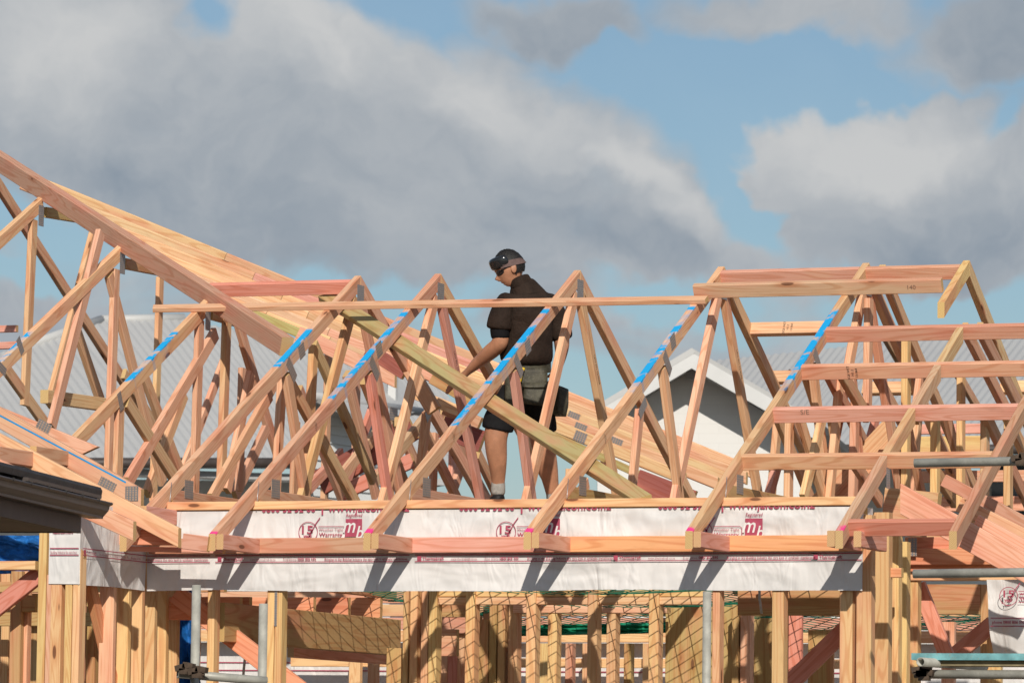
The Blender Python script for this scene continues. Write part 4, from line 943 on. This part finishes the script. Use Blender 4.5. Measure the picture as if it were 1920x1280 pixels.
def wall_quad(name, pts, material, parent, thick=.2):
    p = [Vector(q) for q in pts]; n = (p[1]-p[0]).cross(p[-1]-p[0]).normalized(); n = n if n.dot(Vector(fwd)) > 0 else -n
    m_ = len(p); vs = p + [q+n*thick for q in p]; fs = [tuple(range(m_)), tuple(range(2*m_-1, m_-1, -1))] + [(i, i+m_, (i+1) % m_+m_, (i+1) % m_) for i in range(m_)]
    return mesh(name, vs, fs, material, parent)
def boards(parent, px0, px1, py0, py1, dist0, dist1, step=.16, material='weatherboard_white', z0=0.0):
    a = at(px0, py0, dist0); b = at(px1, py0, dist1); b.z = a.z; zlo = at(px0, py1, dist0).z; zlo = max(z0, zlo)
    e = (b-a); n = Vector((0, 0, 1)).cross(e).normalized(); n = n if n.dot(Vector(fwd)) < 0 else -n
    z = a.z; k = 0
    while z > zlo and k < 60:
        z1 = z-step; vs = [Vector((a.x, a.y, z)), Vector((b.x, b.y, z)), Vector((b.x, b.y, z1))+n*.025, Vector((a.x, a.y, z1))+n*.025, Vector((b.x, b.y, z1)), Vector((a.x, a.y, z1))]
        mesh('weatherboard', vs, [(0, 1, 2, 3), (3, 2, 4, 5)], material, parent); z = z1; k += 1
# left house
LH = empty('neighbour_house', at(300, 1400, 62)*1, 'grey corrugated roofed house behind the jack trusses', 'house'); LH.location.z = 0
pl = plane3(at(190, 602, 66), at(345, 599, 66.5), at(470, 868, 60))
ey = lambda x: 858 + .02*max(0, x-250)
corrugated('roof', pl, [(-480, 760), (60, 648), (190, 602), (345, 599), (800, 690)], lambda x: 866, .75, LH)
R0 = [hit(x, y, *pl) for x, y in ((60, 646), (190, 600), (345, 597))]
tube('ridge_cap', R0[0], R0[1], .07, 'corrugated_grey', LH, 10); tube('ridge_cap', R0[1], R0[2], .07, 'corrugated_grey', LH, 10)
e0 = hit(-300, 868, *pl); e1 = hit(800, 868, *pl); tube('gutter', e0, e1, .07, 'dark_steel', LH, 10)
boards(LH, -250, 790, 892, 1500, 61.2, 61.2, .2)
box('eave_soffit', (e0+e1)/2+Vector((0, .5, -.1)), ((e1-e0).length, .5, .08), 'grey_trim', LH, Matrix.Rotation(math.atan2((e1-e0).y, (e1-e0).x), 4, 'Z'))
# white weatherboard house seen between the webs
WH = empty('neighbour_house', at(680, 1400, 56), 'white weatherboard house glimpsed between the webs below the stacked rafters', 'house'); WH.location.z = 0
boards(WH, 588, 735, 742, 1500, 55.5, 57, .105)
q = [at(560, 735, 55), at(662, 690, 58), at(760, 742, 57), at(760, 762, 57), at(662, 708, 58), at(560, 752, 55)]
wall_quad('roof', [at(600, 690, 56), at(745, 700, 58), at(790, 770, 57.2), at(690, 790, 55.4), at(585, 740, 55)], 'corrugated_grey', WH, .06)
tube('gutter', at(585, 742, 55), at(790, 772, 57.2), .05, 'grey_trim', WH, 10)
box('corner_board', at(735, 850, 56.9), (.10, .08, 2.2), 'white_trim', WH)
# pale gable house
GH = empty('neighbour_house', at(1300, 1400, 50), 'pale painted brick house with a white gable facing the site', 'house'); GH.location.z = 0
D0 = 50.0
def gp(px, py, dd=0.0): return at(px, py, D0+dd)
wall_quad('gable_wall', [gp(1120, 800), gp(1296, 695), gp(1520, 822), gp(1520, 1600), gp(1120, 1600)], 'painted_brick', GH, .2)
def roof_pt(px, py, dd): return gp(px, py, dd)
og = -.55    # the verge stands out in front of the wall
A0, AL, AR = gp(1297, 661, og), gp(1100, 779, og), gp(1540, 801, og)
back = Vector(ray(2300, 700)).normalized()*7.5; back.z = 0
def slab(name, a, b, c, d_, th, material):
    n = (b-a).cross(d_-a).normalized(); n = n if n.z > 0 else -n
    vs = [a, b, c, d_, a-n*th, b-n*th, c-n*th, d_-n*th]; return mesh(name, vs, [(0, 1, 2, 3), (7, 6, 5, 4), (0, 4, 5, 1), (1, 5, 6, 2), (2, 6, 7, 3), (3, 7, 4, 0)], material, GH)
up_ = Vector((0, 0, .05))
slab('roof', A0+up_, AL+up_, AL+back+up_, A0+back+up_, .06, 'corrugated_grey'); slab('roof', A0+up_, AR+up_, AR+back+up_, A0+back+up_, .06, 'corrugated_grey')
fv = -Vector(fwd)
for P0, P1 in ((A0, AL), (A0, AR)):
    dn = Vector((0, 0, -.16)); vs = [P0, P1, P1+dn, P0+dn]; vs += [v-fv*.03 for v in vs]
    mesh('barge_board', vs, [(0, 1, 2, 3), (7, 6, 5, 4), (0, 4, 5, 1), (1, 5, 6, 2), (2, 6, 7, 3), (3, 7, 4, 0)], 'white_trim', GH)
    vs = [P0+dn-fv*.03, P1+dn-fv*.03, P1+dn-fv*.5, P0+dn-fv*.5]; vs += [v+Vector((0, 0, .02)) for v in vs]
    mesh('verge_lining', vs, [(0, 1, 2, 3), (7, 6, 5, 4), (0, 4, 5, 1), (1, 5, 6, 2), (2, 6, 7, 3), (3, 7, 4, 0)], 'grey_trim', GH)
box('wall_lamp', gp(1296, 703, -.1), (.08, .1, .1), 'grey_trim', GH)
# right-hand house
RH = empty('neighbour_house', at(1750, 1400, 58), 'long grey corrugated roofed house behind the long purlins', 'house'); RH.location.z = 0
pl = plane3(at(1450, 668, 62), at(1920, 626, 63), at(1600, 800, 57))
corrugated('roof', pl, [(1330, 676), (1450, 664), (1600, 648), (1640, 627), (2250, 622)], lambda x: 842, -.80, RH)
e0 = hit(1300, 842, *pl); e1 = hit(2100, 842, *pl); tube('gutter', e0, e1, .06, 'dark_steel', RH, 10)
boards(RH, 1440, 2080, 868, 1500, 58, 59.5, .30)
w_ = at(1893, 915, 57.6); box('window_frame', w_, (.55, .06, .8), 'white_trim', RH); box('window_pane', w_-Vector(fwd)*.05, (.45, .03, .7), 'glass_dark', RH)
w_ = at(1765, 905, 57.6); box('window_frame', w_, (.12, .06, 1.0), 'white_trim', RH)
AN_ = empty('roof_aerial', at(1484, 700, 60), 'small black aerial fixing on the grey roof behind the ridge', 'aerial'); tube('arm', at(1478, 694, 60), at(1490, 706, 60), .025, 'antenna_black', AN_, 8); tube('arm', at(1482, 700, 60), at(1476, 703, 60), .03, 'antenna_black', AN_, 8)

# ------------------------------------------------------------------ near eaves with dark gutter
g = Vector(ray(2400, 1480)); g.z = 0; g.normalize(); ov = Vector((g.y, -g.x, 0))
E0 = at(211, 942, 25.0)
NG = empty('neighbour_eaves', Vector((E0.x, E0.y, E0.z))-g*2, 'corner of a near roof with dark brown gutter and fascia', 'roof')
def extrude(name, prof, g0, g1, material, parent, smooth=False):
    n = len(prof); vs = []
    for t_ in (g0, g1):
        for (o_, z_) in prof: vs.append(E0+g*t_+ov*o_+Vector((0, 0, z_)))
    fs = [(i, (i+1) % n, (i+1) % n+n, i+n) for i in range(n)] + [tuple(range(n-1, -1, -1)), tuple(range(n, 2*n))]
    return mesh(name, vs, fs, material, parent, smooth)
extrude('gutter', [(0, 0), (.004, -.006), (0, -.013), (-.016, -.020), (-.020, -.030), (-.022, -.044), (-.038, -.062), (-.050, -.072), (-.050, -.084), (-.125, -.084), (-.125, -.004), (-.120, -.004), (-.120, -.078), (-.056, -.078), (-.044, -.066), (-.028, -.044), (-.026, -.030), (-.022, -.016), (-.006, -.006)], -7, 0, 'dark_steel', NG)
extrude('stop_end', [(0, 0), (-.016, -.020), (-.022, -.044), (-.050, -.075), (-.050, -.084), (-.125, -.084), (-.125, -.002)], -.002, .004, 'dark_steel', NG)
extrude('fascia', [(-.128, .00), (-.128, -.168), (-.150, -.168), (-.150, .00)], -7, -.15, 'fascia_brown', NG)
extrude('soffit', [(-.152, -.150), (-.152, -.162), (-.95, -.162), (-.95, -.150)], -7, -.17, 'soffit_board', NG)
extrude('end_fascia', [(-.152, .0), (-.152, -.167), (-.95, -.167), (-.95, .02)], -.168, -.152, 'fascia_brown', NG)
for i in range(14):      # eave row of tiles
    a0 = -.02-i*.30; extrude('tile', [(-.055, .030), (-.050, .060), (-.060, .078), (-.16, .086), (-.42, .105), (-.42, .070), (-.12, .034)], a0-.297, a0, 'clay_tile', NG)
extrude('roof', [(-.30, .075), (-3.0, .30), (-3.0, .20), (-.30, .02)], -7, -.2, 'clay_tile', NG)
for i in range(7): a0 = -.3-i*.34; extrude('gutter_clip', [(-.002, .004), (.006, .004), (.006, -.012), (-.002, -.012)], a0, a0+.012, 'antenna_black', NG)
extrude('tile_packer', [(-.03, .012), (-.028, .030), (-.10, .034), (-.10, .012)], -1.6, -.12, 'dark_steel', NG)
box('wall', E0-g*3.5+ov*-1.6+Vector((0, 0, -1.7)), (.9, 6.5, 2.9), 'fascia_brown', NG, Matrix.Rotation(-math.atan2(g.x, g.y), 4, 'Z'))
# ------------------------------------------------------------------ the worker
MX, MY = .36, 4.30
DM = float((np.array((MX, MY, 4.2))-CAM)@fwd)
def J(px, py, dd=0.0): return at(px, py, DM+dd)
plain('skin', (.47, .225, .13), .46, .45, 0, .20, 9, 60, .25, tint=(.28, .11, .06))
plain('hair_black', (.012, .010, .009), .55, .4, 0, .3, 60, 220, .8)
plain('shirt_brown', (.030, .019, .014), .85, .15, 0, .30, 9, 11, .55)
plain('shorts_black', (.012, .012, .013), .85, .15, 0, .25, 12, 35, .7)
plain('undershirt', (.008, .008, .009), .85, .15)
plain('belt_leather', (.060, .055, .036), .6, .35, 0, .45, 16, 60, .7, tint=(.17, .16, .11))
plain('sock_grey', (.36, .34, .31), .9, .1, 0, .2, 30, 120, .6)
plain('boot_black', (.012, .011, .011), .6, .35, 0, .3, 20, 50, .5)
plain('goggle_black', (.015, .016, .018), .12, .6)
plain('strap_brown', (.13, .085, .078), .8, .2, 0, .15, 40)
plain('tool_yellow', (.72, .48, .02), .4, .4)
plain('tool_black', (.015, .015, .015), .4, .4)
PERSON = empty('person', (MX, MY, 3.35), 'worker in dark brown shirt, black shorts and tool belt, looking down among the trusses', 'person')
def skin_mesh(name, verts, edges, radii, material, parent, sub=2, root=0, tex=None, origin=None):
    me = bpy.data.meshes.new(name); me.from_pydata([tuple(v) for v in verts], edges, []); ob = bpy.data.objects.new(name, me); COL.objects.link(ob)
    sk = ob.modifiers.new('skin', 'SKIN'); sk.branch_smoothing = .6; sk.use_smooth_shade = True
    sv = me.skin_vertices[0].data
    for i, r_ in enumerate(radii): sv[i].radius = (r_, r_) if not isinstance(r_, tuple) else r_; sv[i].use_root = (i == root)
    sb = ob.modifiers.new('sub', 'SUBSURF'); sb.levels = sub; sb.render_levels = sub
    dg = bpy.context.evaluated_depsgraph_get(); m2 = bpy.data.meshes.new_from_object(ob.evaluated_get(dg)); bpy.data.objects.remove(ob, do_unlink=True)
    m2.polygons.foreach_set('use_smooth', [True]*len(m2.polygons)); m2.materials.clear()
    return link(name, m2, material, parent)
class G:
    def __init__(s): s.v = []; s.e = []; s.r = []
    def add(s, p, r_, frm=None):
        s.v.append(Vector(p)); s.r.append(r_)
        if frm is not None: s.e.append((frm, len(s.v)-1))
        return len(s.v)-1
    def chain(s, pts, frm=None):
        for p, r_ in pts: frm = s.add(p, r_, frm)
        return frm
# body (one continuous skin): legs, trunk, neck, arms, hands
b_ = G(); pel = b_.add(J(982, 715), .125)
che = b_.chain([(J(985, 660), .115), (J(988, 600, .0), .130), (J(986, 562), .085)], pel); nk = b_.chain([(J(974, 534, -.01), .058), (J(966, 520, -.02), .056)], che)
def hand(frm, wrist, palm, d1, spread, curl, r0=.0095):
    """palm and five unequal, bent fingers"""
    p = b_.chain([(wrist, .027), (palm, .030)], frm)
    axis = (palm-wrist).normalized(); sp_ = spread.normalized(); cu = curl.normalized()
    for i, (o_, L_) in enumerate(((-.030, .066), (-.011, .078), (.010, .074), (.029, .060))):
        base = palm+axis*.045+sp_*o_; k = b_.add(base, r0+.001, p)
        b_.chain([(base+axis*L_*.5+cu*.008, r0), (base+axis*L_*.85+cu*.03, r0-.001), (base+axis*L_*.95+cu*.055, r0-.002)], k)
    tb = palm-axis*.012-sp_*.036; k = b_.add(tb, .012, p); b_.chain([(tb-sp_*.022+axis*.03+cu*.012, .011), (tb-sp_*.020+axis*.055+cu*.026, .009)], k)
ls = b_.add(J(950, 572, -.10), .055, che); le = b_.chain([(J(938, 608, -.14), .060), (J(939, 643, -.15), .060)], ls)
lw = b_.chain([(J(917, 662, -.06), .056), (J(893, 682, .04), .042)], le)
hand(lw, J(879, 695, .09), J(866, 706, .13), None, Vector(fwd)*.8+Vector(u2)*.6, -Vector(u2)*.6-Vector(r2)*.5)
rs = b_.add(J(1030, 576, .08), .055, che); re = b_.chain([(J(1050, 612, .08), .060), (J(1054, 648, .06), .056)], rs)
rw = b_.chain([(J(1052, 668, .10), .040), (J(1048, 684, .15), .033)], re)
hand(rw, J(1044, 696, .19), J(1038, 707, .21), None, Vector(fwd)*.7-Vector(u2)*.5, -Vector(r2))
ll = b_.chain([(J(955, 748, -.03), .100), (J(936, 790, -.06), .100), (J(928, 818, -.08), .084), (J(931, 850, -.06), .080), (J(934, 880, -.02), .060), (J(934, 908, .0), .046), (J(934, 935, .01), .045)], pel)
b_.chain([(J(927, 950, -.03), .038), (J(915, 955, -.09), .030)], ll)
rl = b_.chain([(J(1010, 748, .05), .100), (J(1014, 795, .08), .100), (J(1016, 828, .08), .084), (J(1024, 862, .09), .082), (J(1031, 895, .10), .062), (J(1036, 925, .12), .047), (J(1038, 945, .12), .042)], pel)
b_.chain([(J(1028, 957, .10), .036), (J(1016, 960, .06), .028)], rl)
skin_mesh('body', b_.v, b_.e, b_.r, 'skin', PERSON)
# head, modelled in its own axes: X forward (face), Y to the left ear, Z up
def head_obj():
    hc = J(957, 503, -.02)
    X = (-Vector(r2)*.86 - Vector(u2)*.36 + Vector(fwd)*-.10).normalized(); Zt = (Vector(u2) - Vector(r2)*.35); Y = Zt.cross(X).normalized(); Z = X.cross(Y)
    M = Matrix.Identity(4)
    for i in range(3): M[i][0] = X[i]; M[i][1] = Y[i]; M[i][2] = Z[i]; M[i][3] = hc[i]
    bm = bmesh.new(); bmesh.ops.create_uvsphere(bm, u_segments=64, v_segments=48, radius=1.0)
    def gs(x, c, s): return math.exp(-((x-c)/s)**2)
    for v in bm.verts:
        x, y, z = v.co; a, b2, c2 = .100, .077, .118
        px_, py_, pz_ = x*a, y*b2, z*c2
        if z < 0:       # jaw narrows to the chin, back of the skull tucks into the neck
            k = -z; py_ *= 1-.30*k; px_ = px_*(1-.10*k) + .018*k if x > 0 else px_*(1-.42*k)+.01*k
        if x > .2:
            f = x; w_ = gs(y, 0, .14)
            px_ += f*(.028*w_*gs(z, -.26, .13) + .012*gs(y, 0, .22)*gs(z, -.42, .05) + .010*gs(y, 0, .5)*gs(z, .17, .10) + .010*gs(y, 0, .25)*gs(z, -.58, .05) + .008*gs(y, 0, .25)*gs(z, -.70, .05) + .016*gs(y, 0, .3)*gs(z, -.92, .14))
            px_ -= f*(.011*(gs(y, .38, .17)+gs(y, -.38, .17))*gs(z, .02, .10) + .006*gs(y, 0, .4)*gs(z, -.64, .03))
        v.co = (px_, py_, pz_)
    # ears
    for s_ in (1, -1):
        r_ = bmesh.ops.create_uvsphere(bm, u_segments=14, v_segments=10, radius=1.0)
        for v in r_['verts']:
            x, y, z = v.co; v.co = (-.012+x*.020 - z*.006, s_*(.077+y*.009+abs(x)*.004), -.006+z*.034)
    me = bpy.data.meshes.new('head'); bm.to_mesh(me); bm.free(); me.polygons.foreach_set('use_smooth', [True]*len(me.polygons))
    h = link('head', me, 'skin', PERSON, M)
    # hair: shell over crown and back
    bm = bmesh.new(); bmesh.ops.create_uvsphere(bm, u_segments=56, v_segments=40, radius=1.0); rnd = random.Random(3)
    for v in list(bm.verts):
        x, y, z = v.co
        lim = .36 if x > .45 else (.08 if x > -.05 else -.42)
        if z < lim - .10*rnd.random(): bm.verts.remove(v); continue
        q = 1.055+.03*rnd.random()+(.07*max(0, x-.5) if z > .3 else 0); pz_ = z*.118*q; px_ = x*.100*q; py_ = y*.077*q
        if z < 0 and x < 0: px_ = px_*(1-.30*(-z)); py_ *= 1-.18*(-z)
        v.co = (px_, py_, pz_+.003+.006*rnd.random()*(z > .5))
    me = bpy.data.meshes.new('hair'); bm.to_mesh(me); bm.free(); me.polygons.foreach_set('use_smooth', [True]*len(me.polygons)); link('hair', me, 'hair_black', h, M)
    # strap round the skull and goggles pushed up on the forehead
    def ring(name, z0, z1, k, material, x_lo=-2, x_hi=2, tilt=0.0, n=60):
        vs, fs = [], []
        for i in range(n+1):
            an = 2*math.pi*i/n; cx, cy = math.cos(an), math.sin(an)
            for zz in (z0, z1):
                q = k*math.sqrt(max(.05, 1-(zz/.118)**2)); vs.append((cx*.100*q, cy*.077*q*1.02, zz+tilt*cx))
        for i in range(n):
            if x_lo < math.cos(2*math.pi*(i+.5)/n) < x_hi: fs.append((2*i, 2*i+2, 2*i+3, 2*i+1))
        me = bpy.data.meshes.new(name); me.from_pydata(vs, [], fs); me.polygons.foreach_set('use_smooth', [True]*len(me.polygons)); return link(name, me, material, h, M)
    ring('strap', .012, .054, 1.15, 'strap_brown', -2, .62, .018)
    gg = None
    bm = bmesh.new(); bmesh.ops.create_uvsphere(bm, u_segments=40, v_segments=20, radius=1.0)
    for v in bm.verts:
        x, y, z = v.co; sq = lambda t_: math.copysign(abs(t_)**.55, t_)
        yy = sq(y)*.090; v.co = (.074+.054*abs(x)**.7*math.copysign(1, x)*.9-.62*yy*yy/.10, yy, .064+sq(z)*.043)
    me = bpy.data.meshes.new('goggles'); bm.to_mesh(me); bm.free(); me.polygons.foreach_set('use_smooth', [True]*len(me.polygons)); gg = link('goggles', me, 'goggle_black', h, M)
    for s_ in (1, -1): link('strap_clip', box_mesh(.022, .008, .05), 'strap_brown', h, M @ Matrix.Translation((.040, s_*.080, .058)))
    # wrap-round sunglasses
    for s_ in (1, -1):
        bm = bmesh.new(); bmesh.ops.create_uvsphere(bm, u_segments=24, v_segments=14, radius=1.0)
        for v in bm.verts:
            x, y, z = v.co; v.co = (.098+x*.009-.9*(s_*.034+y*.032)**2/.10*1.1, s_*.034+y*.033, .000+z*.021)
        me = bpy.data.meshes.new('sunglasses'); bm.to_mesh(me); bm.free(); me.polygons.foreach_set('use_smooth', [True]*len(me.polygons)); link('sunglasses', me, 'goggle_black', h, M)
        tube('glasses_arm', M @ Vector((.085, s_*.064, .008)), M @ Vector((-.010, s_*.084, .016)), .0035, 'tool_black', h, 8)
head_obj()
# clothing
c_ = G(); q0 = c_.add(J(986, 692), .200); q1 = c_.chain([(J(987, 660), .198), (J(990, 615), .212), (J(990, 582), .200), (J(988, 556), .165), (J(981, 538, -.01), .100), (J(975, 526, -.015), .084)], q0)
k = c_.add(J(950, 566, -.08), .108, 3); c_.chain([(J(940, 592, -.13), .092), (J(936, 612, -.14), .092), (J(935, 620, -.14), .090)], k)
k = c_.add(J(1030, 567, .07), .105, 3); c_.chain([(J(1045, 598, .09), .092), (J(1051, 628, .08), .088), (J(1053, 640, .08), .084)], k)
SH = skin_mesh('shirt', c_.v, c_.e, c_.r, 'shirt_brown', PERSON)
c_ = G(); c_.chain([(J(982, 542, -.01), .09), (J(977, 532, -.015), .082), (J(973, 523, -.02), .078), (J(971, 517, -.02), .07)]); skin_mesh('collar', c_.v, c_.e, c_.r, 'shirt_brown', SH, 2)
c_ = G(); c_.chain([(J(937, 604, -.14), .070), (J(937, 618, -.143), .071), (J(938, 630, -.146), .068), (J(938, 637, -.147), .062)]); skin_mesh('undershirt_cuff', c_.v, c_.e, c_.r, 'undershirt', PERSON, 2)
c_ = G(); q0 = c_.add(J(983, 716), (.150, .125)); c_.chain([(J(984, 696), (.152, .115))], q0); c_.chain([(J(953, 752, -.03), .118), (J(936, 785, -.055), .122), (J(933, 803, -.06), .118), (J(932, 808, -.06), .114)], q0); c_.chain([(J(1010, 752, .05), .116), (J(1012, 785, .07), .120), (J(1014, 806, .08), .116), (J(1014, 811, .08), .112)], q0)
skin_mesh('shorts', c_.v, c_.e, c_.r, 'shorts_black', PERSON)
for (a, bb, cc, dd_) in (((934, 905), (934, 925), (929, 948), 0.0), ((1037, 918), (1038, 938), (1030, 956), .12)):
    c_ = G(); c_.chain([(J(a[0], a[1]-8, dd_), .052), (J(a[0], a[1]+4, dd_), .052), (J(bb[0], bb[1]-6, dd_), .054), (J(bb[0], bb[1]+6, dd_), .05)]); skin_mesh('sock', c_.v, c_.e, c_.r, 'sock_grey', PERSON, 2)
    c_ = G(); k = c_.chain([(J(bb[0], bb[1]-4, dd_), .060), (J(bb[0]+1, bb[1]+12, dd_), .060), (J(bb[0]+3, bb[1]+24, dd_+.01), .050)]); c_.chain([(J(cc[0]-2, cc[1]+2, dd_-.05), .048), (J(cc[0]-14, cc[1]+5, dd_-.12), .044)], 1); skin_mesh('boot', c_.v, c_.e, c_.r, 'boot_black', PERSON, 2)
# tool belt with pouches
TB = G(); BL = None
def belt():
    c0 = J(985, 689); rx, ry = .172, .132; vs, fs = [], []; n = 48
    for i in range(n):
        an = 2*math.pi*i/n
        for zz in (.035, -.035): vs.append(c0+Vector(r2)*rx*math.cos(an)+Vector(fwd)*ry*math.sin(an)+Vector(u2)*zz)
    fs = [(2*i, 2*i+1, (2*i+3) % (2*n), (2*i+2) % (2*n)) for i in range(n)]
    return mesh('belt', vs, fs, 'belt_leather', PERSON, True)
BL = belt()
def pouch(name, px, py, w_, h_, d_, dd, yaw, roll_=0.0, parent=BL, material='belt_leather'):
    bm = bmesh.new(); bmesh.ops.create_cube(bm, size=1.0); bmesh.ops.subdivide_edges(bm, edges=bm.edges[:], cuts=5, use_grid_fill=True)
    for v in bm.verts:
        x, y, z = v.co; l = max(abs(x), abs(y), abs(z))
        bul = 1-.25*(z+.5)**2 if z > 0 else 1.0
        rr = (1-(2*abs(x))**4*.12)*(1-(2*abs(z))**6*.08)
        v.co = (x*w_*(1-.12*(z < -.3)), y*d_*rr*bul*(1.15-.3*(z+.5)), z*h_)
    me = bpy.data.meshes.new(name); bm.to_mesh(me); bm.free(); me.polygons.foreach_set('use_smooth', [True]*len(me.polygons))
    base = Matrix.Identity(4); c0 = J(px, py, dd)
    for i in range(3): base[i][0] = r2[i]; base[i][1] = fwd[i]; base[i][2] = u2[i]; base[i][3] = c0[i]
    return link(name, me, material, parent, base @ Matrix.Rotation(yaw, 4, 'Z') @ Matrix.Rotation(roll_, 4, 'Y'))
pouch('pouch', 998, 712, .20, .16, .07, -.15, .1); pouch('pouch', 1004, 741, .165, .13, .08, -.19, .1, .12); pouch('pouch', 962, 732, .10, .24, .07, -.16, -.25); pouch('pouch', 1048, 752, .10, .19, .10, .03, .9, .25)
pouch('pouch_flap', 1002, 722, .17, .035, .09, -.185, .1)
tube('knife_handle', J(973, 722, -.215), J(980, 692, -.205), .013, 'tool_black', BL, 10); tube('knife_grip', J(975.5, 716, -.226), J(977.5, 704, -.222), .0075, 'tool_yellow', BL, 8); tube('knife_end', J(979, 695, -.206), J(981, 689, -.204), .0145, 'tool_yellow', BL, 10)
tube('tape_loop', J(958, 716, -.20), J(966, 708, -.205), .010, 'tool_yellow', BL, 8); tube('tape_loop', J(960, 722, -.205), J(964, 716, -.21), .008, 'tool_yellow', BL, 8); tube('chisel', J(967, 722, -.215), J(969, 714, -.215), .008, 'rope_white', BL, 8)
tube('square_handle', J(926, 752, -.10), J(936, 748, -.10), .012, 'tool_yellow', BL, 8)
# plank the worker stands on, laid across the bottom chords
fx = J(985, 955); o = board('walk_plank', (-.60, MY-.02, 3.331), (2.05, MY-.02, 3.331), (0, 1, 0), .24, .044, None, 't'); tag(o, 'walking plank across the bottom chords under the worker', 'plank')
